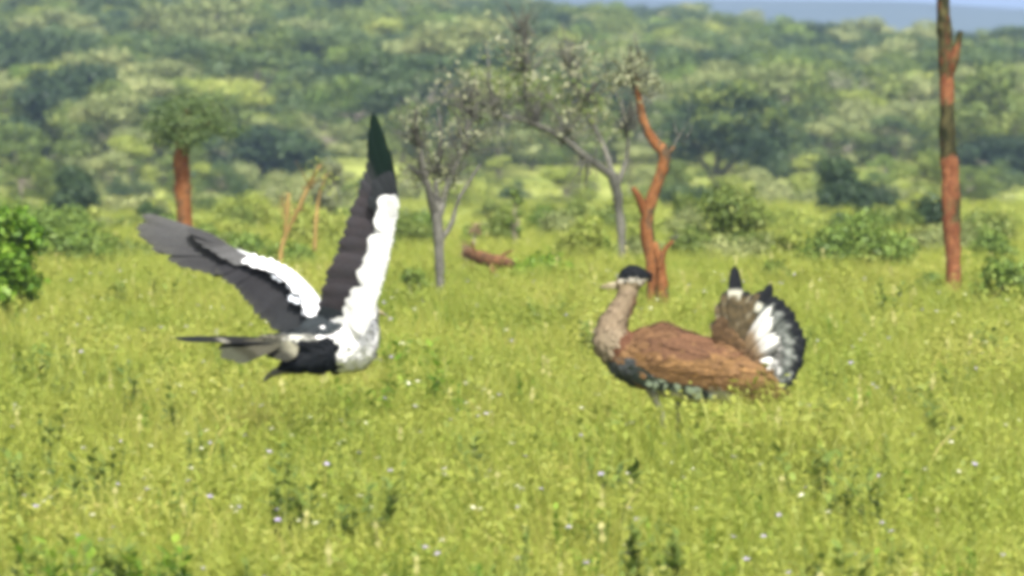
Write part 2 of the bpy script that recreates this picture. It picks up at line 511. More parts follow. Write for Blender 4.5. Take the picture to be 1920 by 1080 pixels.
frng = np.random.default_rng(63)
for i in range(42):
    y = frng.uniform(235, 335); x = (960 - 960 + (-960 + 1920 * ((i * 0.618 + 0.1) % 1.0))) / FPX * y + frng.normal() * 0.4
    k = int(frng.choice([1, 2, 3, 4, 6, 7, 8, 9, 5]))
    sc = frng.uniform(0.20, 0.48)
    spot = next(t for lim, t in SPOT if 960 + FPX * x / y < lim)
    plant_tree('stunted_tree', k, (x, y, ground_z(x, y)), sc, frng.uniform(0, 6.28), '%s %s stunted tree in front of the wood %s' % ('bushy' if sc > 0.34 else 'tiny', ADJ[KINDS[k]], spot), 'tree',
               'stunted trees before the wood', sz=frng.uniform(0.8, 1.05))

# ---- scattering for masses nobody could count (geometry nodes)
def scatter(name, pts, rots, scls, idx, sources):
    me = bpy.data.meshes.new(name)
    me.from_pydata([tuple(p) for p in pts], [], [])
    a = me.attributes.new('rot', 'FLOAT_VECTOR', 'POINT'); a.data.foreach_set('vector', np.array(rots, np.float32).ravel())
    a = me.attributes.new('scl', 'FLOAT_VECTOR', 'POINT'); a.data.foreach_set('vector', np.array(scls, np.float32).ravel())
    a = me.attributes.new('idx', 'INT', 'POINT'); a.data.foreach_set('value', np.array(idx, np.int32))
    o = link(name, me)
    src = bpy.data.collections.new(name + '_sources')
    for i, s in enumerate(sources):
        so = bpy.data.objects.new('%s_source_%02d' % (name, i), s)
        src.objects.link(so)
    ng = bpy.data.node_groups.new(name, 'GeometryNodeTree')
    ng.interface.new_socket('Geometry', in_out='INPUT', socket_type='NodeSocketGeometry')
    ng.interface.new_socket('Geometry', in_out='OUTPUT', socket_type='NodeSocketGeometry')
    N, L = ng.nodes, ng.links
    gi = N.new('NodeGroupInput'); go = N.new('NodeGroupOutput')
    ci = N.new('GeometryNodeCollectionInfo')
    ci.inputs['Collection'].default_value = src
    ci.inputs['Separate Children'].default_value = True
    ci.inputs['Reset Children'].default_value = True
    ip = N.new('GeometryNodeInstanceOnPoints')
    ip.inputs['Pick Instance'].default_value = True
    def named(attr, ty):
        n = N.new('GeometryNodeInputNamedAttribute'); n.data_type = ty; n.inputs['Name'].default_value = attr
        return n.outputs['Attribute']
    L.new(gi.outputs[0], ip.inputs['Points'])
    L.new(ci.outputs[0], ip.inputs['Instance'])
    L.new(named('idx', 'INT'), ip.inputs['Instance Index'])
    L.new(named('rot', 'FLOAT_VECTOR'), ip.inputs['Rotation'])
    L.new(named('scl', 'FLOAT_VECTOR'), ip.inputs['Scale'])
    L.new(ip.outputs[0], go.inputs[0])
    md = o.modifiers.new('scatter', 'NODES'); md.node_group = ng
    return o

rest = [q for q in wood if q not in sset]
pts = [(x, y, ground_z(x, y)) for x, y in rest]
n = len(pts)
ss = rng.uniform(0.65, 1.15, n)
o = scatter('distant_wood', pts, np.stack([np.zeros(n), np.zeros(n), rng.uniform(0, 6.28, n)], 1),
            np.stack([ss, ss, ss * rng.uniform(0.8, 1.1, n)], 1), rng.choice(12, n, p=[.12, .16, .06, .06, .14, .11, .06, .10, .08, .01, .06, .04]), [p[0] for p in PROTO])
tag(o, 'mass of far green tree crowns covering the upper hillside', 'wood', kind='stuff')

# ------------------------------------------------------------------ shrubs and near trees
def shrub(name, px, py, wpx, hpx, Y, mat, label, cat='shrub', leaf=0.06, dens=1.0, nclump=7, seed=0, group=None, shell=0.35, stemcol='bark'):
    """leafy bush whose foot is seen at (px,py)"""
    rng = np.random.default_rng(seed + int(px) * 7 + int(py))
    p = at(px, py, Y)
    w = wpx * Y / FPX / 2; top = at(px, py - hpx, Y).z
    gz = ground_z(p.x, p.y)
    h = max(0.12, top - gz)
    r = empty(name, (p.x, p.y, gz)); tag(r, label, cat, group)
    cl = []
    for q in range(nclump):
        a = rng.uniform(0, 2 * math.pi); rr = w * rng.random() ** 0.5 * 0.62
        cr = rng.uniform(0.32, 0.55) * min(w, h * 0.8)
        zc = rng.uniform(0.35, 1.0) * h * (1 - 0.35 * (rr / w)) - cr * 0.6
        crx = max(cr, w * 0.28)
        cl.append(((rr * math.cos(a), rr * math.sin(a), max(cr * 0.5, zc)), (crx, crx, cr)))
    vol = sum(c[1][0] * c[1][2] for c in cl)
    nl = int(min(9000, max(160, dens * 60 * vol / (leaf * leaf))))
    link('crown', leaf_cloud(cl, nl, leaf, rng, 0.5, shell, name='crown', mats=M[mat]), r)
    mb = MB()
    for c, rd in cl:
        b = Vector((rng.normal() * 0.05 * w, rng.normal() * 0.05 * w, -0.05))
        pt = bez([b, Vector(c) * 0.5 + Vector((0, 0, 0.05)), Vector(c)], 3)
        mb.tube(pt, [0.02 * (h ** 0.5) * (1 - 0.7 * i / (len(pt) - 1)) for i in range(len(pt))], 5)
    mb.build('stems', M[stemcol], r)
    return r

SHRUBS = [
    # px, foot py, width, height, Y, material, leaf, label
    (140, 418, 130, 108, 180, 'deep', 0.10, 'round dark blue-green bush standing in the clearing on the left'),
    (150, 490, 270, 100, 76, 'shrub', 0.055, 'low wide green shrub at the meadow edge on the left'),
    (15, 600, 150, 235, 57, 'bright', 0.06, 'tall bright green bush at the left edge of the meadow'),
    (285, 440, 95, 75, 115, 'deep', 0.07, 'small dark bush beside the foot of the red stub trunk'),
    (775, 556, 66, 70, 60, 'weed', 0.05, 'small dark olive bush beside the grey forked tree'),
    (1580, 424, 118, 140, 175, 'deep', 0.11, 'tall dark blue bush standing alone in the clearing on the right'),
    (1640, 422, 96, 84, 178, 'deep', 0.10, 'low dark bush touching the tall blue bush in the clearing'),
    (1742, 445, 115, 88, 112, 'deep', 0.08, 'dark bush just left of the mottled trunk'),
    (1345, 475, 210, 125, 82, 'olive', 0.06, 'dome-shaped olive shrub behind the fanned tail'),
    (1600, 500, 280, 92, 73, 'shrub', 0.055, 'low wide green shrub left of the foot of the mottled trunk'),
    (1860, 462, 120, 75, 92, 'olive', 0.06, 'olive shrub right of the mottled trunk'),
    (1085, 470, 130, 90, 78, 'yellow', 0.05, 'fresh yellow-green shrub left of the orange-barked tree'),
    (1105, 470, 110, 55, 80, 'shrub', 0.05, 'low green shrub under the fresh yellow-green one'),
    (1005, 530, 190, 62, 66, 'bright', 0.05, 'bright leafy bush in the meadow right of the brown log'),
    (930, 440, 60, 85, 92, 'olive', 0.05, 'upright dark olive shrub behind the brown log'),
    (965, 445, 40, 95, 90, 'weed', 0.05, 'narrow dark shrub right of the upright olive shrub'),
    (1385, 378, 95, 55, 260, 'yellow', 0.13, 'round yellow-green bush at the foot of the large dark tree'),
    (620, 372, 80, 95, 150, 'greyleaf', 0.09, 'pale dry shrub left of the raised wing'),
    (700, 470, 120, 60, 84, 'olive', 0.05, 'low olive shrub behind the raised wing'),
    (460, 400, 120, 42, 130, 'yellow', 0.06, 'low yellowish shrub above the outstretched wing'),
    (1480, 470, 70, 50, 82, 'yellow', 0.05, 'small pale shrub right of the dome-shaped olive shrub'),
    (1880, 575, 150, 95, 59, 'shrub', 0.05, 'leafy green clump in the meadow at the right edge'),
    (60, 430, 90, 55, 150, 'pale', 0.08, 'pale low bush left of the round dark bush'),
    (560, 372, 150, 42, 230, 'pale', 0.11, 'pale low bush line at the wood edge between the wings'),
    (1460, 372, 110, 45, 240, 'pale', 0.11, 'pale low bush right of the large dark tree'),
    (1690, 385, 120, 40, 230, 'pale', 0.10, 'pale low bush far behind the dark bushes on the right'),
    (1180, 420, 90, 60, 120, 'yellow', 0.07, 'yellowish shrub directly behind the orange-barked tree'),
    (760, 440, 110, 60, 110, 'pale', 0.06, 'pale shrub behind the grey forked tree'),
    (240, 400, 130, 38, 200, 'pale', 0.10, 'pale low bush left of the red trunk in the clearing'),
    (420, 440, 110, 40, 100, 'yellow', 0.05, 'yellowish shrub right of the red trunk'),
    (1440, 520, 110, 45, 66, 'shrub', 0.045, 'low green clump just above the fanned tail'),
    (1730, 540, 110, 45, 63, 'shrub', 0.045, 'low green clump left of the mottled trunk in the meadow'),
    (1290, 440, 60, 95, 110, 'olive', 0.06, 'narrow olive bush right of the orange-barked tree'),
]
for i, (px, py, w, h, Y, m, lf, lab) in enumerate(SHRUBS):
    shrub('shrub', px, py, w, h, Y, m, lab, leaf=lf, seed=i, nclump=18 if h > 200 else 9)

def bark_colour(style, seed):
    def f(py, ang, p):
        n1 = noise.noise(Vector((p[0] * 9 + seed, p[1] * 9, p[2] * 4))); n2 = noise.noise(Vector((p[0] * 40, p[1] * 40 + seed, p[2] * 14)))
        if style == 'red':
            c = lerp3((0.090, 0.034, 0.012), (0.185, 0.082, 0.031), 0.5 + 0.9 * n1 + 0.5 * n2)
            return lerp3(c, (0.05, 0.035, 0.02), (n2 + n1 - 0.12) * 2.6)
        if style == 'mottled':
            d = float(np.interp(py, [-300, 60, 100, 135, 150, 190, 205, 290, 302, 420, 520], [1.0, 1.0, 0.35, 0.35, 0.0, 0.05, 0.95, 0.95, -0.1, 0.18, 0.1]))
            c = lerp3((0.085, 0.030, 0.014), (0.175, 0.074, 0.034), 0.5 + 1.1 * n2)
            return lerp3(c, lerp3((0.010, 0.012, 0.005), (0.055, 0.048, 0.020), 0.4 + 1.2 * n2), (d * 1.1 + 0.8 * n1 + 0.7 * n2 - 0.3) * 3.0)
        if style == 'grey': return lerp3((0.044, 0.044, 0.036), (0.105, 0.101, 0.086), 0.5 + 0.8 * n1 + 0.5 * n2)
        return lerp3((0.13, 0.085, 0.03), (0.24, 0.16, 0.06), 0.5 + n1)
    return f

def lerp3(a, b, t):
    t = min(1, max(0, t))
    return tuple(a[i] + (b[i] - a[i]) * t for i in range(3))

SCR = [('shrub', 'green'), ('olive', 'olive'), ('yellow', 'yellowish'), ('pale', 'pale'), ('dark', 'dark')]
LMK = ((60, 'at the far left'), (340, 'near the red trunk'), (600, 'between the wings'), (820, 'by the grey forked tree'), (1030, 'under the wide sparse tree'),
       (1230, 'by the orange-barked tree'), (1450, 'above the fanned tail'), (1600, 'near the tall blue bush'), (1780, 'by the mottled trunk'), (1900, 'at the far right'))
lrng = np.random.default_rng(41)
for i in range(46):
    px = 20 + 1880 * ((i * 0.618) % 1.0) + lrng.normal() * 15; Y = lrng.uniform(72, 118)
    k = int(lrng.choice(5, p=[.28, .26, .2, .18, .08]))
    py = 60 + (EYE - float(np.interp(Y, PY, PZ))) * FPX / Y
    near = min((abs(px - lx), t) for lx, t in LMK)[1]
    wv = lrng.uniform(60, 190)
    shrub('scrub_bush', px, py, wv, 36 + wv * lrng.uniform(0.22, 0.42), Y, SCR[k][0], '%s %s scrub bush behind the meadow %s' % ('wide' if wv > 120 else 'small', SCR[k][1], near),
          leaf=0.00058 * Y, seed=900 + i, nclump=8, group='scrub bushes behind the meadow')
LOWB = [('pale', 'pale grey-green'), ('olive', 'olive green'), ('yellow', 'yellowish green'), ('dark', 'dark green')]
lrng = np.random.default_rng(77)
for i in range(44):
    px = lrng.uniform(10, 1910); Y = lrng.uniform(120, 335)
    k = int(lrng.choice(4, p=[.4, .25, .25, .1]))
    py = 60 + (EYE - float(np.interp(Y, PY, PZ))) * FPX / Y
    near = min(((abs(px - lx), t) for lx, t in ((60, 'at the far left'), (340, 'near the red trunk'), (600, 'between the wings'), (820, 'behind the grey forked tree'), (1030, 'under the wide sparse tree'),
               (1230, 'behind the orange-barked tree'), (1450, 'in front of the large dark tree'), (1600, 'near the tall blue bush'), (1780, 'behind the mottled trunk'), (1900, 'at the far right'))))[1]
    shrub('low_bush', px, py, lrng.uniform(55, 150), lrng.uniform(30, 66), Y, LOWB[k][0], '%s low bush %s, %s' % (LOWB[k][1], 'far back in the clearing' if Y > 225 else 'nearer in the clearing', near),
          leaf=0.0005 * Y, seed=500 + i, nclump=5, group='low bushes in the clearing')

def limb_tree(name, limbs, Y, barkmat, label, cat='tree', twigs=None, crowns=None, knob=0.12, twig_r=1.5, thick=0.87):
    """a tree drawn limb by limb. limbs: [(part name, [(px,py,depth offset,radius px)...])]; twigs and crowns follow"""
    p0 = limbs[0][1][0]
    base = at(p0[0], p0[1], Y)
    gz = ground_z(base.x, base.y)
    r = empty(name, (base.x, base.y, gz)); tag(r, label, cat)
    O = Vector((base.x, base.y, gz))
    pxm = Y / FPX
    for (pn, pl) in limbs:
        P = [at(a, b, Y + d) - O for (a, b, d, rr) in pl]
        R = [rr * thick * pxm for (_, _, _, rr) in pl]
        if pl is limbs[0][1]:
            P.insert(0, Vector((P[0].x, P[0].y, -0.15))); R.insert(0, R[0] * 1.15)
        c = bez(P, 12)
        rad = [float(np.interp(i / 12.0, range(len(R)), R)) for i in range(len(c))]
        mb = MB(); mb.tube(c, rad, 14)
        cf = bark_colour(barkmat, p0[0] * 0.01)
        for i in range(len(mb.v)):                       # knots and hollows, and the bark's own colour
            q = Vector(mb.v[i]); ax = c[min(i // 14, len(c) - 1)]
            k = 1 + knob * (noise.noise(q * 7 + Vector((p0[0], 0, 0))) * 1.6 + noise.noise(q * 26) * 0.9)
            q = ax + (q - ax) * k
            mb.v[i] = tuple(q)
            d = Y; pyv = 60 + (EYE - (q.z + gz)) * FPX / Y
            mb.c[i] = (*cf(pyv, 0, q), 1.0)
        mb.build(pn, M['barkcol'], r)
    if twigs:
        rng = np.random.default_rng(int(p0[0]))
        mb = MB()
        for (a, b, d, ang, L_, cnt) in twigs:
            for q in range(cnt):
                th = math.radians(ang + rng.normal() * 32)
                ln = L_ * rng.uniform(0.5, 1.1)
                s0 = at(a + rng.normal() * 8, b + rng.normal() * 8, Y + d) - O
                e0 = at(a + ln * math.cos(th), b - ln * math.sin(th), Y + d + rng.normal() * L_ * pxm * 0.5) - O
                m0 = s0.lerp(e0, 0.5) + Vector((rng.normal(), rng.normal(), rng.normal())) * ln * pxm * 0.08
                c = bez([s0, m0, e0], 3)
                mb.tube(c, [twig_r * pxm * (1 - 0.75 * i / (len(c) - 1)) for i in range(len(c))], 4)
        cf = bark_colour('stem' if barkmat == 'stem' else 'grey', 1.0)
        for i in range(len(mb.v)): mb.c[i] = (*cf(400, 0, mb.v[i]), 1.0)
        mb.build('twigs', M['barkcol'], r)
    if crowns:
        for (cl, nl, lf, mt) in crowns:
            rng = np.random.default_rng(int(p0[0]) + nl)
            C = [(tuple(at(a, b, Y + d) - O), (rx * pxm, max(rx, rz) * pxm, rz * pxm)) for (a, b, d, rx, rz) in cl]
            link('crown', leaf_cloud(C, nl, lf, rng, 0.5, 0.2, name='crown', mats=M[mt]), r)
    return r

# orange-barked tree behind the standing bird
limb_tree('orange_barked_tree', [
    ('trunk', [(1222, 560, 0, 12), (1222, 500, 0, 13), (1212, 430, 0, 15), (1222, 375, 0, 13), (1238, 330, 0, 12), (1246, 290, 0, 13),
               (1224, 262, 0.02, 11), (1206, 225, 0.03, 9), (1197, 180, 0.03, 6.5), (1188, 120, 0.03, 2)]),
    ('stem', [(1243, 570, -0.05, 12), (1242, 530, -0.05, 12), (1238, 490, -0.03, 10), (1226, 455, 0, 8)]),
    ('branch', [(1238, 505, -0.05, 8), (1246, 470, -0.06, 6), (1262, 452, -0.05, 4)]),
    ('branch', [(1212, 405, 0, 11), (1200, 375, -0.03, 8), (1186, 352, -0.05, 5)]),
    ('branch', [(1245, 292, 0, 8), (1256, 284, 0.02, 5), (1266, 274, 0.05, 2)]),
], 58, 'red', 'slender orange-barked tree with a kinked trunk behind the standing brown bird',
    twigs=[(1197, 180, 0.03, 100, 90, 9), (1190, 125, 0.03, 90, 60, 8), (1272, 262, 0.05, 50, 50, 4), (1262, 452, -0.05, 50, 25, 3)],
    crowns=[([(1185, 125, 0.03, 32, 38), (1215, 160, 0.05, 40, 25), (1160, 150, 0, 36, 26)], 700, 0.035, 'greyleaf')])

# mottled red trunk on the right, its crown above the frame
limb_tree('mottled_trunk_tree', [
    ('trunk', [(1788, 540, 0, 16), (1788, 500, 0, 17), (1785, 420, 0, 20), (1782, 350, 0, 20), (1778, 280, 0, 18), (1776, 200, 0, 16),
               (1775, 150, 0, 15), (1774, 100, 0, 17), (1770, 50, 0, 16), (1768, 0, 0, 14), (1764, -120, 0, 13), (1770, -260, 0, 10)]),
    ('branch', [(1777, 150, 0, 9), (1790, 110, -0.05, 11), (1797, 75, -0.05, 8), (1802, 58, -0.05, 5)]),
    ('branch', [(1764, -110, 0, 8), (1800, -190, 0.2, 6), (1850, -280, 0.4, 4)]),
    ('branch', [(1766, -170, 0, 8), (1720, -240, -0.2, 6), (1670, -300, -0.3, 4)]),
], 62, 'mottled', 'tall straight trunk of red bark with dark patches near the right edge',
    crowns=[([(1770, -290, 0, 70, 40), (1850, -290, 0.4, 70, 40), (1670, -310, -0.3, 70, 40)], 900, 0.06, 'olive')])

# red stub trunk with a dark crown behind the outstretched wing
limb_tree('red_trunk_tree', [
    ('trunk', [(346, 455, 0, 17), (346, 420, 0, 17), (343, 360, 0, 18), (340, 300, 0, 17), (345, 250, 0, 13), (352, 205, 0, 7)]),
    ('branch', [(345, 270, 0, 5), (375, 240, 0.1, 4), (400, 225, 0.2, 2)]),
    ('branch', [(343, 265, 0, 5), (322, 240, 0.05, 4), (305, 228, 0.1, 2)]),
], 88, 'red', 'stout red trunk with a dark green crown behind the outstretched wing',
    crowns=[([(350, 235, -0.15, 58, 44), (395, 215, 0.1, 50, 36), (308, 225, -0.1, 45, 34), (345, 195, 0, 50, 22), (352, 262, -0.25, 44, 24), (300, 262, 0, 34, 16), (425, 245, 0.1, 44, 20)], 3600, 0.042, 'dark')])

# grey forked tree left of centre
limb_tree('grey_forked_tree', [
    ('trunk', [(826, 560, 0, 12.0), (824, 500, 0, 12.0), (822, 440, 0, 13.6), (818, 400, 0, 16.0)]),
    ('limb', [(815, 405, 0, 11.2), (800, 340, -0.1, 8.8), (785, 270, -0.15, 6.4), (778, 205, -0.2, 3.2)]),
    ('limb', [(822, 405, 0, 11.2), (842, 340, 0.1, 8.0), (868, 280, 0.2, 5.6), (880, 225, 0.25, 3.2)]),
    ('limb', [(818, 400, 0, 9.6), (818, 330, 0.15, 7.2), (826, 260, 0.2, 4.8), (822, 200, 0.25, 2.4)]),
    ('limb', [(824, 455, 0, 7.2), (846, 420, 0.05, 6.4), (862, 370, 0.1, 4.8), (900, 310, 0.2, 3.2)]),
], 60, 'grey', 'grey forked tree with thin leafless limbs left of the picture centre', thick=0.72,
    twigs=[(785, 270, -0.15, 110, 92, 27), (868, 280, 0.2, 70, 103, 27), (818, 330, 0.15, 95, 103, 27), (842, 340, 0.1, 60, 80, 20), (800, 340, -.1, 130, 69, 17), (880, 225, 0.25, 80, 69, 20)],
    crowns=[([(780, 230, -.2, 45, 55), (870, 250, 0.2, 60, 55), (820, 290, 0.1, 60, 60), (840, 350, 0, 45, 40), (770, 330, 0, 40, 40)], 700, 0.035, 'greyleaf')])

# wide sparse grey tree in the centre
limb_tree('wide_sparse_tree', [
    ('trunk', [(1166, 480, 0, 8.0), (1164, 420, 0, 9.6), (1156, 360, 0, 11.2), (1148, 325, 0, 11.2)]),
    ('limb', [(1148, 330, 0, 8.8), (1100, 295, -0.1, 7.2), (1060, 262, -0.15, 6.4), (1000, 232, -0.2, 5.6), (930, 214, -0.2, 4.0), (880, 202, -0.2, 3.2), (825, 194, -0.2, 1.6)]),
    ('limb', [(1150, 330, 0, 7.2), (1130, 270, 0.1, 5.6), (1095, 200, 0.2, 4.0), (1070, 130, 0.3, 2.4)]),
    ('limb', [(1156, 350, 0, 6.4), (1176, 290, 0.1, 4.8), (1172, 220, 0.1, 3.2), (1150, 160, 0.2, 1.6)]),
    ('limb', [(1010, 236, -0.2, 4.8), (985, 180, -0.1, 4.0), (990, 110, 0, 3.2), (985, 30, 0, 1.6)]),
    
    ('limb', [(935, 214, -0.2, 3.2), (920, 150, -0.1, 2.4), (912, 80, 0, 1.6)]),
], 76, 'grey', 'wide sparse grey tree with a long limb reaching left across the picture centre',
    twigs=[(1000, 232, -0.2, 90, 114, 34), (930, 214, -0.2, 100, 92, 27), (1060, 262, -.15, 90, 103, 27), (1095, 200, 0.2, 80, 103, 34), (1070, 130, 0.3, 90, 80, 27),
           (985, 130, 0, 90, 103, 34), (985, 60, 0, 90, 69, 20), (1172, 240, 0.1, 70, 92, 27), (1100, 295, -0.1, 270, 69, 17), (880, 202, -0.2, 100, 69, 17)],
    crowns=[([(1000, 150, 0, 85, 60), (1070, 170, 0.2, 85, 70), (1130, 220, 0.1, 70, 60), (900, 180, -.1, 90, 40), (960, 90, 0, 60, 50), (1090, 110, 0.2, 70, 45), (1050, 240, 0, 70, 40),
              (920, 240, -0.2, 90, 45), (860, 150, -.1, 70, 40)], 1300, 0.045, 'greyleaf'),
            ([(1000, 170, 0, 95, 60), (1090, 190, 0.2, 90, 70), (940, 150, 0, 90, 50), (870, 200, -.1, 70, 45)], 1000, 0.045, 'olive')])

# large dark spreading tree at the wood edge
limb_tree('spreading_tree', [
    ('trunk', [(1338, 385, 0, 7), (1340, 360, 0, 7), (1342, 335, 0, 7)]),
    ('limb', [(1341, 345, 0, 6), (1322, 312, -0.5, 5), (1300, 275, -0.8, 4), (1275, 235, -1, 2)]),
    ('limb', [(1342, 340, 0, 6), (1368, 310, 0.4, 5), (1400, 280, 0.6, 4), (1440, 250, 0.8, 2)]),
    ('limb', [(1342, 340, 0, 6), (1346, 290, 0.2, 5), (1352, 235, 0.3, 4), (1360, 180, 0.3, 2)]),
], 285, 'grey', 'large dark green tree with forked trunk and spreading crown right of the orange-barked tree', thick=1.0,
    crowns=[([(1275, 240, -1, 46, 34), (1300, 205, -0.5, 52, 34), (1345, 180, 0, 58, 36), (1395, 185, 0.4, 54, 36), (1435, 220, 0.6, 50, 36), (1460, 262, 0.8, 40, 30), (1410, 262, -0.8, 52, 34),
              (1330, 245, -1.2, 56, 34), (1370, 225, -1, 56, 36), (1290, 280, -0.6, 40, 24), (1440, 295, -0.4, 40, 20), (1380, 285, -1, 40, 24)], 5200, 0.19, 'deep'),
            ([(1320, 180, -0.6, 60, 22), (1390, 165, -0.4, 60, 22), (1350, 225, -1.4, 60, 24), (1430, 215, 0, 50, 22)], 700, 0.19, 'olive')])

# thin yellow-stemmed sapling left of the raised wing
limb_tree('thin_sapling', [
    ('stem', [(525, 495, 0, 5), (532, 450, 0, 5), (556, 400, 0, 4.5), (578, 350, 0, 4), (600, 310, 0, 3)]),
    ('stem', [(533, 450, 0, 4), (538, 400, -0.05, 4), (541, 362, -0.05, 3)]),
    ('stem', [(590, 470, 0.1, 4), (592, 420, 0.1, 4), (598, 370, 0.1, 3), (610, 330, 0.1, 2)]),
], 74, 'stem', 'thin yellow-stemmed sapling between the spread wings',
    twigs=[(556, 400, 0, 70, 40, 5), (540, 400, 0, 110, 40, 5), (578, 350, 0, 60, 50, 5)],
    crowns=[([(590, 320, 0, 30, 28), (545, 395, 0, 26, 40), (615, 345, 0.1, 28, 36)], 150, 0.035, 'yellow')])

# brown log and dry shrub
def log_thing():
    Y = 65
    p = at(918, 492, Y); gz = ground_z(p.x, p.y)
    O = Vector((p.x, p.y, gz))
    r = empty('fallen_log', O); tag(r, 'short reddish brown fallen log lying in the grass below the sparse tree', 'log')
    mb = MB(); P = [at(876, 474, Y + 0.35) - O, at(905, 484, Y + 0.15) - O, at(935, 491, Y) - O, at(958, 494, Y - 0.15) - O]
    c = bez(P, 8); mb.tube(c, [(0.034 + 0.020 * math.sin(i / (len(c) - 1) * 2.9 + 0.2)) for i in range(len(c))], 12, bump=0.10)
    mb.build('bark', M['logwood'], r)
    for (u0, v0, u1, v1, w0) in ((935, 486, 962, 470, 0.018), (890, 474, 884, 452, 0.014)):
        mb = MB(); mb.tube(bez([at(u0, v0, Y) - O, at((u0 + u1) / 2, (v0 + v1) / 2 - 3, Y) - O, at(u1, v1, Y - 0.03) - O], 3), [w0 * (1 - 0.11 * k) for k in range(7)], 6, bump=0.12)
        mb.build('branch_stub', M['logwood'], r)
    mb = MB(); mb.tube([at(925, 492, Y) - O, Vector((0.02, 0.0, -0.06))], [0.03, 0.04], 7); mb.build('root_stub', M['logwood'], r)
    shrub('dry_shrub', 880, 480, 66, 95, 70, 'dry', 'dry brown shrub behind the fallen log', leaf=0.035, nclump=8, dens=0.35, shell=0.1)
log_thing()

# ------------------------------------------------------------------ meadow grass
def tuft(rng, nb, h, spread, wid, seedheads, mat_i=0):
    V, F, Cc, MI = [], [], [], []
    for i in range(nb):
        a = rng.uniform(0, 6.283); rr = spread * math.sqrt(rng.random())
        bx, by = rr * math.cos(a), rr * math.sin(a)
        L_ = h * rng.uniform(0.55, 1.15)
        la = rng.uniform(0, 6.283); lean = rng.uniform(0.08, 0.5)
        dx, dy = math.cos(la), math.sin(la)
        w = wid * rng.uniform(0.6, 1.3)
        fa = rng.uniform(0, 6.283); wx, wy = math.cos(fa) * w / 2, math.sin(fa) * w / 2
        n0 = len(V); cv = min(1, max(0, 0.5 + 0.12 * rng.normal()))
        for (t, ww) in ((0, 0.8), (0.4, 1.0), (0.75, 0.7)):
            off = lean * L_ * t * t; z = L_ * (t - 0.25 * lean * t * t)
            V += [(bx + dx * off - wx * ww, by + dy * off - wy * ww, z), (bx + dx * off + wx * ww, by + dy * off + wy * ww, z)]
        off = lean * L_; V.append((bx + dx * off, by + dy * off, L_ * (1 - 0.3 * lean)))
        F += [(n0, n0 + 1, n0 + 3, n0 + 2), (n0 + 2, n0 + 3, n0 + 5, n0 + 4), (n0 + 4, n0 + 5, n0 + 6)]
        MI += [0, 0, 0]; Cc += [cv] * 7
    for i in range(seedheads):
        a = rng.uniform(0, 6.283); rr = spread * rng.random()
        bx, by = rr * math.cos(a), rr * math.sin(a)
        L_ = h * rng.uniform(1.0, 1.35); la = rng.uniform(0, 6.283); ln = rng.uniform(0.02, 0.2) * L_
        tx, ty = bx + math.cos(la) * ln, by + math.sin(la) * ln
        n0 = len(V); w = 0.0016
        V += [(bx - w, by, 0), (bx + w, by, 0), (tx, ty, L_)]
        F.append((n0, n0 + 1, n0 + 2)); MI.append(0); Cc += [0.75] * 3
        for k in range(5):
            z = L_ * (0.84 + 0.035 * k); q = rng.uniform(0, 6.283); s = 0.010
            cx = bx + (tx - bx) * z / L_; cyy = by + (ty - by) * z / L_
            n0 = len(V)
            V += [(cx, cyy, z - 0.012), (cx + s * math.cos(q), cyy + s * math.sin(q), z + 0.004), (cx, cyy, z + 0.018), (cx - s * math.cos(q), cyy - s * math.sin(q), z + 0.004)]
            F.append((n0, n0 + 1, n0 + 2, n0 + 3)); MI.append(1); Cc += [rng.random()] * 4
    me = bpy.data.meshes.new('grass_tuft')
    me.from_pydata(V, [], F)
    c4 = np.ones((len(V), 4), np.float32); c4[:, 0] = Cc
    me.color_attributes.new('Col', 'FLOAT_COLOR', 'POINT').data.foreach_set('color', c4.ravel())
    me.materials.append(M['grass']); me.materials.append(M['seed'])
    me.polygons.foreach_set('material_index', MI)
    return me

rng = np.random.default_rng(21)
TUFTS = [tuft(rng, 60, 0.37, 0.15, 0.0045, 0), tuft(rng, 54, 0.34, 0.14, 0.005, 0), tuft(rng, 56, 0.34, 0.16, 0.0045, 1),
         tuft(rng, 50, 0.39, 0.13, 0.005, 0), tuft(rng, 70, 0.31, 0.18, 0.005, 0), tuft(rng, 50, 0.36, 0.16, 0.0065, 0)]
def leafy_tuft(rng, n, h, spread, leaf):
    V, F, Cc = [], [], []
    for i in range(n):
        a = rng.uniform(0, 6.283); rr = spread * math.sqrt(rng.random())
        z = h * (0.35 + 0.65 * rng.random() ** 0.6) * (1 - 0.35 * (rr / spread) ** 2)
        q = Vector((rr * math.cos(a), rr * math.sin(a), z))
        nr = Vector((rng.normal(), rng.normal(), 0.4 + rng.random())).normalized()
        t = nr.cross(Vector((rng.normal(), rng.normal(), rng.normal()))).normalized(); b = nr.cross(t)
        s_ = leaf * rng.uniform(0.6, 1.4); n0 = len(V)
        V += [tuple(q - t * s_), tuple(q + b * s_ * 0.45), tuple(q + t * s_), tuple(q - b * s_ * 0.45)]
        F.append((n0, n0 + 1, n0 + 2, n0 + 3)); Cc += [min(1, max(0, 0.5 + 0.1 * rng.normal()))] * 4
    for i in range(9):
        a = rng.uniform(0, 6.283); rr = spread * 0.7 * math.sqrt(rng.random()); n0 = len(V)
        x, y = rr * math.cos(a), rr * math.sin(a)
        V += [(x * 0.3 - 0.0015, y * 0.3, 0), (x * 0.3 + 0.0015, y * 0.3, 0), (x, y, h * rng.uniform(0.7, 1.0))]
        F.append((n0, n0 + 1, n0 + 2)); Cc += [0.4] * 3
    me = bpy.data.meshes.new('leafy_tuft'); me.from_pydata(V, [], F)
    c4 = np.ones((len(V), 4), np.float32); c4[:, 0] = Cc
    me.color_attributes.new('Col', 'FLOAT_COLOR', 'POINT').data.foreach_set('color', c4.ravel())
    me.materials.append(M['grass'])
    return me
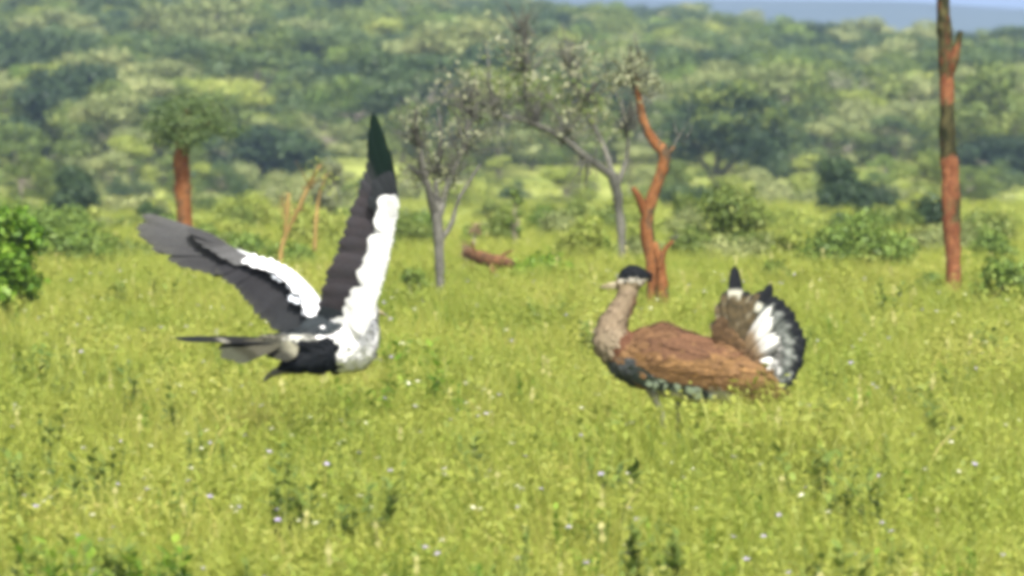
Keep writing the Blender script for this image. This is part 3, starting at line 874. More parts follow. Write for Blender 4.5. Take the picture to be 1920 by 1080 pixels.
TUFTS += [leafy_tuft(rng, 140, 0.37, 0.17, 0.012), leafy_tuft(rng, 160, 0.34, 0.20, 0.010), leafy_tuft(rng, 110, 0.40, 0.14, 0.014)]
def grass_points(y0, y1, dens, s0, s1):
    P, S = [], []
    area_n = int(dens * ((0.062 * (y0 + y1) + 6.0) * (y1 - y0)))
    for _ in range(area_n):
        y = rng.uniform(y0, y1); x = rng.uniform(-1, 1) * (0.0625 * y1 + 3.0)
        if abs(x) > 0.0625 * y + 3.0: continue
        nz = noise.noise(Vector((x * 0.9, y * 0.35, 2.2)))
        if rng.random() > 0.8 + 0.5 * nz: continue
        P.append((x, y, ground_z(x, y) - 0.01)); S.append(rng.uniform(s0, s1) * (1 + 0.15 * nz + 0.22 * noise.noise(Vector((x * 2.6, y * 0.9, 7.7)))) * (1.26 if 36.5 < y < 39.9 and 0.3 < x < 1.45 else 1.0))
    return P, S
P1, S1 = grass_points(21, 70, 34, 1.0, 1.22)
P2, S2 = grass_points(70, 110, 13, 0.6, 1.0)
P3, S3 = grass_points(110, 345, 2.0, 0.35, 0.8)
P = P1 + P2 + P3; S = np.array(S1 + S2 + S3); n = len(P)
o = scatter('meadow_grass', P, np.stack([rng.normal(size=n) * 0.08, rng.normal(size=n) * 0.08, rng.uniform(0, 6.28, n)], 1),
            np.stack([S * 1.15, S * 1.15, S], 1), rng.choice(9, n, p=[.15, .13, .03, .08, .16, .08, .15, .14, .08]), TUFTS)
tag(o, 'tall yellow-green meadow grass covering the whole foreground', 'grass', kind='stuff')

# ---- tiny wildflowers among the grass
def flower(rng, mat, r):
    mb = MB()
    mb.tube([(0, 0, -0.3), (0.004, 0.0, -0.1), (0, 0, 0)], [0.0014, 0.0012, 0.001], 4, col=(0.4, 0.4, 0.4), cap=False)
    for k in range(5):
        a = k * 1.2566 + rng.normal() * 0.1
        c, s = math.cos(a), math.sin(a)
        mb.add([(0, 0, 0), (c * r * 0.6 - s * r * 0.35, s * r * 0.6 + c * r * 0.35, r * 0.35), (c * r, s * r, r * 0.25), (c * r * 0.6 + s * r * 0.35, s * r * 0.6 - c * r * 0.35, r * 0.35)],
               [(0, 1, 2, 3)], [(rng.random(),) * 3] * 4)
    me = mb.mesh('flower', M['grass'], False); me.materials.append(mat)
    me.polygons.foreach_set('material_index', [0] * (len(me.polygons) - 5) + [1] * 5)
    return me
for nm, mt, cnt, r, lab in (('lilac_wildflowers', 'lilac', 420, 0.009, 'tiny lilac wildflowers dotted through the meadow grass'),
                            ('cream_wildflowers', 'cream', 330, 0.009, 'tiny cream white wildflowers dotted through the meadow grass')):
    fl = [flower(rng, M[mt], r), flower(rng, M[mt], r * 1.3)]
    P = []
    for _ in range(cnt):
        y = 24 + 40 * rng.random(); x = rng.uniform(-1, 1) * (0.0625 * y + 2)
        P.append((x, y, ground_z(x, y) + rng.uniform(0.33, 0.42)))
    n = len(P); S = rng.uniform(0.8, 1.4, n)
    o = scatter(nm, P, np.stack([rng.normal(size=n) * 0.15 + 0.12, rng.normal(size=n) * 0.15, rng.normal(size=n) * 0.4], 1), np.stack([S, S, S], 1), rng.integers(0, 2, n), fl)
    tag(o, lab, 'wildflowers', kind='stuff')

# ---- broad-leaved weeds in the meadow
def weed(name, px, py, wpx, hpx, Y, mat, label, stems=4, leaf=0.05, seed=0, group=None, upright=0.3):
    """py: the top of the plant in the frame"""
    rng = np.random.default_rng(seed * 13 + int(px))
    p = at(px, py, Y); gz = ground_z(p.x, p.y); h = max(0.15, p.z - gz); w = wpx * Y / FPX / 2
    r = empty(name, (p.x, p.y, gz)); tag(r, label, 'weed', group)
    show = min(h, hpx * Y / FPX)
    for s in range(stems):
        a = rng.uniform(0, 6.28); ex = rng.uniform(-1.25, 1.25) * w; ey = rng.normal() * w * 0.6
        hh = h * rng.uniform(0.70, 1.0)
        c = bez([Vector((ex * 0.2, ey * 0.2, -0.03)), Vector((ex * 0.5, ey * 0.5, hh * 0.55)), Vector((ex, ey, hh))], 5)
        mb = MB()
        mb.tube(c, [0.005 * (1 - 0.6 * i / (len(c) - 1)) for i in range(len(c))], 5, col=(0.35, 0.35, 0.35))
        nl = max(6, int(show / leaf * 4.0))
        for k in range(nl):
            t = 1 - (k / nl) * min(1.0, show / hh + 0.1)
            q = c[min(len(c) - 1, int(t * (len(c) - 1)))]
            la = rng.uniform(0, 6.28); d = Vector((math.cos(la), math.sin(la), rng.uniform(-0.2, 0.9) + upright)).normalized()
            sd = d.cross(Vector((0, 0, 1))).normalized(); L_ = leaf * rng.uniform(0.6, 1.25); up = sd.cross(d)
            cv = (min(1, max(0, 0.45 + 0.25 * rng.normal())),) * 3
            mb.add([q, q + d * L_ * 0.3 + sd * L_ * 0.22 + up * L_ * 0.05, q + d * L_ * 0.68 + sd * L_ * 0.2, q + d * L_ - up * L_ * 0.1, q + d * L_ * 0.68 - sd * L_ * 0.2,
                    q + d * L_ * 0.3 - sd * L_ * 0.22 + up * L_ * 0.05, q + d * L_ * 0.5],
                   [(0, 1, 6), (1, 2, 6), (2, 3, 6), (3, 4, 6), (4, 5, 6), (5, 0, 6)], [cv] * 7)
        mb.build('leafy_stem', M[mat], r)
    return r
def Ytop(py, h=0.36):
    return (EYE - h) * FPX / (py - 60)
WEEDS = [
    (60, 832, 90, 55, 'weed', 5, 'dark arching weed on the left of the foreground meadow'),
    (135, 848, 80, 50, 'weed', 4, 'dark weed beside the arching one on the left'),
    (200, 830, 60, 35, 'weed', 3, 'small dark weed right of the two arching weeds on the left'),
    (85, 775, 60, 35, 'weed', 3, 'small dark weed above the arching weeds on the left'),
    (320, 720, 40, 60, 'weed', 3, 'narrow dark weed below the tail of the flying bird'),
    (240, 690, 40, 50, 'weed', 2, 'thin dark weed left below the tail of the flying bird'),
    (525, 880, 40, 75, 'weed', 4, 'upright dark weed in the middle of the foreground'),
    (585, 895, 100, 55, 'weed', 5, 'spreading dark weed in the middle of the foreground'),
    (650, 910, 60, 45, 'weed', 3, 'low dark weed right of the spreading one'),
    (715, 895, 50, 55, 'weed', 3, 'thin dark weed at the right end of the foreground weeds'),
    (520, 820, 70, 45, 'weed', 3, 'small dark weed above the upright one in the foreground'),
    (1510, 838, 80, 40, 'weed', 5, 'dark bushy weed in the foreground below the fanned tail'),
    (1545, 838, 60, 36, 'weed', 4, 'dark weed touching the bushy one below the fanned tail'),
    (1590, 875, 70, 40, 'weed', 4, 'dark weed right of the bushy ones below the fanned tail'),
    (1640, 885, 60, 32, 'weed', 3, 'low dark weed at the right end of that row'),
    (1520, 1010, 50, 75, 'weed', 6, 'dark leafy weed at the bottom right edge'),
    (1600, 1018, 70, 70, 'weed', 6, 'broad leafy weed right of the dark one at the bottom right edge'),
    (1185, 960, 24, 110, 'weed', 3, 'tall thin dark stalk at the bottom edge right of centre'),
    (1262, 975, 22, 90, 'weed', 2, 'second thin dark stalk at the bottom edge right of centre'),
    (745, 630, 130, 80, 'bright', 8, 'bright green weed patch right of the flying bird'),
    (690, 690, 110, 60, 'bright', 7, 'bright green weed below the breast of the flying bird'),
    (790, 670, 90, 60, 'bright', 6, 'bright green weed further right of the flying bird'),
    (1100, 590, 50, 60, 'weed', 4, 'dark weed beside the breast of the standing bird'),
    (1045, 545, 90, 45, 'shrub', 5, 'green weed in front of the bright leafy bush'),
    (1690, 690, 80, 40, 'weed', 5, 'dark weed in the right meadow below the mottled trunk'),
    (1790, 665, 90, 45, 'shrub', 5, 'green weed right of the mottled trunk in the meadow'),
    (1860, 610, 110, 55, 'shrub', 6, 'broad green weed at the right edge of the meadow'),
    (1770, 745, 60, 55, 'weed', 4, 'brownish dark weed low in the right meadow'),
    (1655, 525, 70, 40, 'shrub', 5, 'small green weed left of the foot of the mottled trunk'),
    (1520, 745, 60, 50, 'weed', 4, 'dark weed at the tail end of the standing bird'),
    (1310, 770, 70, 30, 'weed', 3, 'low weed under the belly of the standing bird'),
    (210, 520, 60, 35, 'weed', 4, 'small dark weed under the low wide shrub on the left'),
    (300, 515, 60, 35, 'weed', 3, 'small weed below the tip of the outstretched wing'),
    (880, 790, 60, 40, 'weed', 3, 'small brownish weed in the middle of the meadow'),
    (60, 650, 80, 60, 'shrub', 5, 'green weed at the left edge of the meadow'),
    (1180, 835, 50, 30, 'weed', 2, 'sparse dark weed below the standing bird'),
    (30, 1005, 120, 90, 'weed', 8, 'dark leafy weed in the bottom left corner'),
    (110, 1012, 120, 85, 'bright', 9, 'bright green leafy weed at the bottom left edge'),
    (190, 1005, 100, 85, 'weed', 7, 'dark weed between the bright ones at the bottom left'),
    (255, 1000, 110, 95, 'bright', 9, 'second bright green leafy weed at the bottom left edge'),
    (330, 1005, 80, 80, 'bright', 6, 'rightmost bright green weed at the bottom left edge'),
]
for i, (px, py, w, h, m, st, lab) in enumerate(WEEDS):
    hgt = 0.48 if py < 940 else 0.53
    Y = max(26.5, Ytop(py, hgt))
    weed('weed', px, py, w, h, Y, m, lab, st + 3, 0.058 if py < 940 else 0.06, i)
# small greener plants that nothing tells apart
for i in range(150):
    py = random.uniform(540, 1060); px = random.uniform(20, 1900)
    weed('small_herb', px, py, random.uniform(25, 60), random.uniform(14, 32), max(26.5, Ytop(py, 0.42)), random.choice(['shrub', 'weed', 'shrub', 'bright', 'yellow']),
         'small leafy herb half hidden in the meadow grass', random.randint(3, 5), 0.032, 100 + i, 'small herbs scattered in the meadow')

# ------------------------------------------------------------------ birds
BY = 40.0
def organic(chains, voxel, smooth_it=6):
    """one closed surface grown over chains of overlapping ellipsoids [(centre, (rx,ry,rz))...]"""
    bm = bmesh.new()
    for ch in chains:
        for i in range(len(ch)):
            steps = 1 if i == len(ch) - 1 else 5
            for k in range(steps):
                t = k / steps
                c0, r0 = ch[i]; c1, r1 = ch[min(i + 1, len(ch) - 1)]
                c = Vector(c0).lerp(Vector(c1), t); r = Vector(r0).lerp(Vector(r1), t)
                bmesh.ops.create_icosphere(bm, subdivisions=2, radius=1.0, matrix=Matrix.Translation(c) @ Matrix.Diagonal((r.x, r.y, r.z, 1)))
    me = bpy.data.meshes.new('tmp'); bm.to_mesh(me); bm.free()
    o = bpy.data.objects.new('tmp', me); COL.objects.link(o)
    md = o.modifiers.new('r', 'REMESH'); md.mode = 'VOXEL'; md.voxel_size = voxel
    md = o.modifiers.new('s', 'SMOOTH'); md.iterations = smooth_it; md.factor = 0.5
    dg = bpy.context.evaluated_depsgraph_get()
    out = bpy.data.meshes.new_from_object(o.evaluated_get(dg))
    bpy.data.objects.remove(o); bpy.data.meshes.remove(me)
    return out

def colour_mesh(me, colf, mat):
    n = len(me.vertices)
    col = np.ones((n, 4), np.float32)
    for i, v in enumerate(me.vertices):
        col[i, :3] = colf(v.co)
    for a in list(me.color_attributes): me.color_attributes.remove(a)
    me.color_attributes.new('Col', 'FLOAT_COLOR', 'POINT').data.foreach_set('color', col.ravel())
    me.materials.clear(); me.materials.append(mat)
    me.polygons.foreach_set('use_smooth', [True] * len(me.polygons))

def contour_feathers(me, colf, flow, n, size, rng, lift=0.18, keep=None, vary=0.2):
    """small overlapping body feathers lying along the flow of the plumage"""
    mb = MB()
    P = me.polygons
    area = np.array([p.area for p in P]); area /= area.sum()
    for i in rng.choice(len(P), n, p=area):
        p = P[int(i)]; c = p.center.copy(); nr = p.normal
        if keep and not keep(c): continue
        d = Vector(flow(c)); d = d - nr * d.dot(nr)
        if d.length < 1e-4: continue
        d.normalize(); d = (d + Vector(rng.normal(size=3)) * 0.16).normalized()
        s = size(c) * rng.uniform(0.7, 1.25)
        sd = d.cross(nr).normalized()
        k = rng.uniform(1 - vary, 1 + vary * 0.9); base = np.array(colf(c)) * k
        tip = base * rng.uniform(1 - vary, 1 + vary)
        o = c + nr * 0.002
        pts = [o, o + d * s * 0.35 + sd * s * 0.26 + nr * s * 0.06, o + d * s * 0.78 + sd * s * 0.24 + nr * s * lift * 0.6, o + d * s + nr * s * lift,
               o + d * s * 0.78 - sd * s * 0.24 + nr * s * lift * 0.6, o + d * s * 0.35 - sd * s * 0.26 + nr * s * 0.06, o + d * s * 0.55 + nr * s * (lift * 0.5 + 0.05)]
        mb.add(pts, [(0, 1, 6), (1, 2, 6), (2, 3, 6), (3, 4, 6), (4, 5, 6), (5, 0, 6)], [base, base, tip, tip, tip, base, base])
    return mb

def quill(base, tip, width, nrm, colf, camber=0.12, bend=0.0, tipround=0.85, ns=12, basew=0.35, droop=None):
    """one feather as a cambered vane; colf(t, s) gives its colour along (t) and across (s)"""
    base, tip = Vector(base), Vector(tip)
    ax = tip - base; L_ = ax.length; ax.normalize()
    sd = ax.cross(Vector(nrm)).normalized(); nr = sd.cross(ax).normalized()
    V, F, C = [], [], []
    across = (-1, -0.5, 0, 0.5, 1)
    for i in range(ns + 1):
        t = i / ns
        w = width * 0.5 * (basew + (1 - basew) * min(1, t / 0.35) ** 0.8)
        if t > tipround: w *= math.sqrt(max(0.0, 1 - ((t - tipround) / (1 - tipround)) ** 2)) * 0.96 + 0.04
        q = base + ax * (L_ * t) + nr * (bend * L_ * math.sin(t * math.pi))
        for s in across:
            V.append(q + sd * (w * s) - nr * (camber * width * s * s))
            C.append(colf(t, s))
    m = len(across)
    for i in range(ns):
        for k in range(m - 1):
            a = i * m + k
            F.append((a, a + 1, a + m + 1, a + m))
    mb = MB(); mb.add(V, F, C)
    return mb

def to_px(O):
    """picture coordinates of a point given in the bird's own frame (used to lay out plumage by body region)"""
    c, s = math.cos(PITCH), math.sin(PITCH)
    def f(p):
        w = Vector(p) + O - Vector((0, 0, EYE))
        d = w.y * c - w.z * s; v = w.y * s + w.z * c
        return 960 + FPX * w.x / d, 540 - FPX * v / d
    return f

BLACK = (0.005, 0.006, 0.007); WHITE = (0.72, 0.72, 0.70)

# ---------------------------------------------------------------- the standing bustard
def standing_bird():
    rng = np.random.default_rng(3)
    p = at(1290, 700, BY); O = Vector((p.x, p.y, ground_z(p.x, p.y)))
    root = empty('bustard', O)
    tag(root, 'brown bird with black cap and raised fan of barred tail feathers standing in grass', 'bird')
    L = lambda px, py, d=0.0: at(px, py, BY + d) - O
    m = BY / FPX
    def e(px, py, rx, rz, ry, d=0.0): return (tuple(L(px, py, d)), (rx * m, ry * m, rz * m))
    body = organic([
        [e(1172, 672, 38, 40, 44), e(1205, 672, 44, 58, 60), e(1242, 672, 52, 70, 68), e(1300, 690, 56, 61, 68), e(1360, 700, 52, 56, 62), e(1416, 714, 38, 42, 46), e(1450, 730, 22, 24, 26)],
        [e(1176, 668, 40, 40, 46), e(1146, 640, 36, 40, 42), e(1148, 612, 28, 30, 33), e(1160, 588, 22, 24, 26), e(1172, 566, 20, 20, 22), e(1178, 546, 20, 20, 21)],
        [e(1170, 532, 17, 15, 18), e(1186, 520, 27, 25, 23), e(1200, 516, 17, 15, 15), e(1213, 518, 9, 7, 8)],
    ], 0.008, 5)
    px = to_px(O)
    NECK = (0.145, 0.110, 0.072); BREAST = (0.165, 0.135, 0.090); RUF = (0.075, 0.034, 0.018); BACK = (0.085, 0.045, 0.024); WING = (0.130, 0.074, 0.032)
    SLATE = (0.05, 0.055, 0.055); PALE = (0.42, 0.40, 0.34)
    def colf(c):
        u, v = px(c)
        nz = noise.noise(Vector(c) * 22)
        if v < 553:
            if v < 522 + 2 * nz: return BLACK
            if v < 529 and u > 1160: return (0.30, 0.28, 0.23)
            return lerp3((0.18, 0.14, 0.09), NECK, (v - 531) / 14)
        if v < 612 and u < 1205:
            st = abs(u - 1191 + (v - 560) * 0.25)
            return lerp3((0.115, 0.06, 0.03), NECK, st / 7) if v > 556 else NECK
        edge = 1128 + max(0, (690 - v)) * 0.62            # line from the wing bend up to the nape
        if u < edge and v < 700: return lerp3(BREAST, NECK, (660 - v) / 60)
        if u < edge + 18 and v < 668: return RUF
        if v > 722 and u < 1400: return lerp3(WING, PALE, (v - 722) / 12 + 0.3 * nz)
        if u < 1186 + 6 * nz and v > 672: return SLATE
        g = (v - 610 - (u - 1240) * 0.1) / 90
        c3 = lerp3(BACK, WING, g + 0.35 * nz)
        if u > 1400: c3 = lerp3(c3, (0.10, 0.065, 0.022), (u - 1400) / 50)
        k = 1 + 0.2 * nz
        return tuple(x * k for x in c3)
    colour_mesh(body, colf, M['vermic'])
    bo = link('body', body, root)
    def flow(c):
        u, v = px(c)
        if v < 620 and u < 1205: return (-0.25, 0, -1)
        if u < 1170: return (0.4, 0, -1)
        return (1, 0, -0.18)
    def size(c):
        u, v = px(c)
        return 0.016 if v < 560 else 0.03 if u < 1170 or v < 620 else 0.045
    f = contour_feathers(body, colf, flow, 2600, size, rng, 0.05, None, 0.12).build('contour_feathers', M['vermic'], bo, False)
    f['kind'] = 'stuff'
    bvh = BVHTree.FromPolygons([v.co for v in body.vertices], [tuple(q.vertices) for q in body.polygons])
    def on_side(u, v, off=0.0):
        o = L(u, v, -1.0); d = (L(u, v, 0.0) - o).normalized()
        h = bvh.ray_cast(o, d, 3.0)
        return (h[0] + h[1] * off, h[1]) if h[0] else (None, None)
    # bill, eye
    for part, pts, rad in (('upper_bill', [(1164, 532, 0), (1142, 534, 0), (1123, 538, 0)], (0.016, 0.010, 0.002)),
                           ('lower_bill', [(1164, 538, 0), (1144, 539, 0), (1127, 540, 0)], (0.012, 0.007, 0.002))):
        mb = MB(); mb.tube([L(*q) for q in pts], rad, 8); mb.build(part, M['bill'], root)
    for sgn in (-1, 1):
        q, nr = on_side(1172, 529)
        if q is None: continue
        bm = bmesh.new(); bmesh.ops.create_uvsphere(bm, u_segments=10, v_segments=8, radius=0.0075)
        me = bpy.data.meshes.new('eye'); bm.to_mesh(me); bm.free(); me.materials.append(M['eye'])
        me.polygons.foreach_set('use_smooth', [True] * len(me.polygons))
        link('eye', me, root, (q.x, q.y if sgn < 0 else -q.y, q.z))
    # crest plume at the back of the cap
    for k in range(5):
        quill(L(1200, 512 + 2 * k, 0.01 * (k - 2)), L(1224 + 2 * (k % 2), 512 + 4 * k, 0.012 * (k - 2)), 0.012, (0, -1, 0.4), lambda t, s: BLACK, ns=5).build('crest_feather', M['plume'], root)
    # folded wings: rows of feathers from the rear rows forward
    def wing(sign):
        w = empty('wing', (0, 0, 0)); w.parent = root
        rows = []
        # (start px, start py, count, step x, step y, length px, slope, width px, style)
        rows.append((1330, 722, 6, 9, 0.5, 88, 0.24, 30, 'long'))
        rows.append((1340, 714, 13, -10, -1.4, 74, 0.22, 24, 'brown'))
        rows.append((1375, 700, 15, -13, -1.2, 70, 0.26, 24, 'brown'))
        rows.append((1352, 682, 14, -12, -0.6, 66, 0.26, 24, 'brown'))
        rows.append((1340, 664, 14, -11.5, 0.3, 62, 0.28, 24, 'brown'))
        rows.append((1325, 648, 12, -11, 0.6, 58, 0.26, 23, 'back'))
        rows.append((1312, 634, 10, -11, 0.8, 54, 0.26, 22, 'back'))
        rows.append((1275, 730, 7, -14, -3.4, 60, 0.12, 24, 'check'))
        rows.append((1222, 708, 4, -13, -5.0, 50, 0.42, 22, 'check'))
        rows.append((1198, 684, 3, -10, 1.0, 46, 0.85, 20, 'check'))
        layer = 0
        for (sx, sy, cnt, dx, dy, ln, sl, wd, style) in rows:
            for k in range(cnt):
                u, v = sx + dx * k + rng.normal() * 3, sy + dy * k + rng.normal() * 3
                q, nr = on_side(u, v, 0.003 + 0.00012 * layer)
                if q is None: continue
                layer += 1
                le = ln * rng.uniform(0.85, 1.12)
                uu, vv = u + le, v + le * sl
                q2, n2 = on_side(uu, vv, 0.006 + 0.00012 * layer)
                if q2 is None:
                    q2 = q + (L(uu, vv) - L(u, v)); n2 = nr
                wb = {'long': (0.085, 0.052, 0.02), 'brown': (0.150, 0.084, 0.034), 'back': (0.092, 0.047, 0.025), 'check': (0.06, 0.075, 0.07), 'checkbrown': (0.09, 0.07, 0.045)}[style]
                ph = rng.uniform(0, 6); kk = rng.uniform(0.62, 1.12)
                white = style == 'check' or (style == 'checkbrown' and u < 1235)
                def cf(t, s, wb=wb, ph=ph, kk=kk, white=white):
                    b = (0.90 + 0.2 * math.sin(t * 26 + ph + s * 2)) * (0.85 if abs(s) < 0.2 and t > 0.3 else 1.0)
                    c3 = tuple(x * kk * b for x in wb)
                    if white and t > 0.40 and math.sin(t * 13 + ph) > -0.25: return (0.52, 0.60, 0.60)
                    if white and t > 0.8: return BLACK
                    if abs(s) > 0.9 or t > 0.93: return tuple(x * 1.12 for x in c3)
                    return c3
                if sign > 0: q, q2, n2 = Vector((q.x, -q.y, q.z)), Vector((q2.x, -q2.y, q2.z)), Vector((n2.x, -n2.y, n2.z))
                quill(q, q2, wd * m, n2, cf, 0.02, 0.0, 0.4, 9).build('wing_feather', M['vermic'], w)
    wing(-1); wing(1)
    # fanned tail
    tail = empty('tail', (0, 0, 0)); tail.parent = root
    TIPS = [(1338, 600, 0.11, 30, 0), (1350, 566, 0.10, 32, 0), (1362, 544, 0.09, 30, 0), (1378, 497, 0.085, 30, 1), (1388, 540, 0.08, 32, 0), (1402, 545, 0.07, 32, 0), (1418, 550, 0.06, 32, 0), (1430, 544, 0.055, 30, 0),
            (1447, 531, 0.05, 28, 1), (1458, 555, 0.04, 32, 2), (1470, 562, 0.03, 32, 2), (1482, 576, 0.02, 34, 2), (1490, 584, 0.01, 32, 2), (1499, 604, 0.0, 34, 2), (1506, 618, -0.005, 32, 2), (1513, 636, -0.01, 34, 2),
            (1510, 655, -0.02, 32, 2), (1508, 676, -0.03, 32, 2), (1499, 692, -0.035, 32, 2), (1494, 710, -0.04, 32, 2), (1480, 722, -0.045, 30, 2), (1470, 738, -0.05, 32, 3), (1454, 752, -0.06, 30, 3)]
    for i, (u, v, d, wd, style) in enumerate(TIPS):
        b = L(1376 + 1.5 * i, 664 + 1.9 * i, d * 0.3 - 0.002 * i)
        ph = rng.uniform(0, 6)
        def cf(t, s, style=style, ph=ph, i=i):
            mott = 0.5 + 0.5 * math.sin(t * 34 + ph + 2.2 * s)
            brown = lerp3((0.022, 0.018, 0.009), (0.062, 0.046, 0.022), mott)
            bl = noise.noise(Vector((t * 9, s * 1.5 + ph, style * 3.0 + i)))
            if style == 0: return BLACK if t > 0.94 + 0.1 * bl else lerp3(brown, (0.17, 0.15, 0.10), bl * 1.5 - 0.25) if t > 0.35 else brown
            if style == 1: return BLACK if t > 0.72 else lerp3(brown, (0.32, 0.32, 0.26), 0.5 + 2 * bl) if t > 0.6 else brown
            if style == 3: return (0.045, 0.04, 0.022) if t > 0.8 else brown
            if t > 0.84 + 0.08 * bl: return BLACK
            if t > 0.62: return lerp3((0.022, 0.026, 0.022), (0.15, 0.16, 0.145), 0.2 + 1.9 * bl)
            if t > 0.36: return lerp3((0.05, 0.05, 0.045), (0.36, 0.36, 0.34), 0.1 + 2.4 * bl)
            return brown
        quill(b, L(u, v, d), wd * m, (0.25, -1, 0.1), cf, 0.10, 0.03, 0.80 if style != 1 else 0.62, 20, 0.3).build('tail_feather', M['plume'], tail)
    for i in range(13):                                     # loose white undertail coverts in front of the fan
        a = (0.06, 0.1, 0.14, 0.2, 0.38, 0.42, 0.47, 0.52, 0.55, 0.78, 0.83, 0.88, 0.92)[i]
        u, v = 1426 + 22 * math.sin(a * 3.0) + rng.normal() * 4, 575 + 128 * a + rng.normal() * 4
        b = L(1392 + 22 * a, 650 + 50 * a, -0.03)
        tone = rng.choice([0.2, 0.3, 0.45, 0.6])
        quill(b, L(u + 10, v, -0.055 - 0.002 * i), 17 * m, (0.2, -1, 0.2),
              lambda t, s, tone=tone: lerp3((0.13, 0.09, 0.05), (0.72 * tone, 0.72 * tone, 0.68 * tone), (t - 0.35) * 5), 0.2, 0.05, 0.6, 8).build('undertail_covert', M['plume'], tail)
    for i in range(14):                                     # brown rump feathers over the fan's root
        a = i / 13
        b = L(1345 + 50 * a, 650 + 30 * a, -0.05); u, v = 1350 + 85 * a, 598 + 96 * a
        kk = rng.uniform(0.7, 1.2)
        quill(b, L(u + rng.normal() * 6, v + rng.normal() * 6, -0.06 - 0.002 * i), 30 * m, (0.1, -1, 0.3),
              lambda t, s, kk=kk: tuple(x * kk * (0.8 + 0.3 * math.sin(t * 30)) for x in (0.075, 0.046, 0.022)), 0.15, 0.04, 0.6, 8).build('rump_feather', M['vermic'], tail)
    # legs
    for (u0, d0, u1, v1) in ((1232, -0.06, 1244, 790), (1285, 0.06, 1272, 800)):
        a, k = L(u0 - 12, 722, d0), L(u1, v1, d0); ft = Vector((k.x - 0.015, k.y, 0.012))
        mb = MB(); mb.tube(bez([a, a.lerp(k, 0.5), k, ft], 4), [0.034, 0.030, 0.025, 0.02, 0.016, 0.014, 0.012, 0.012, 0.013, 0.010, 0.010, 0.010, 0.012], 8)
        for an in (-0.6, 0, 0.6):
            mb.tube([ft, ft + Vector((-0.035 * math.cos(an), 0.035 * math.sin(an), 0.004)), ft + Vector((-0.07 * math.cos(an), 0.07 * math.sin(an), -0.006))], [0.010, 0.008, 0.003], 6)
        mb.build('leg', M['leg'], root)
standing_bird()

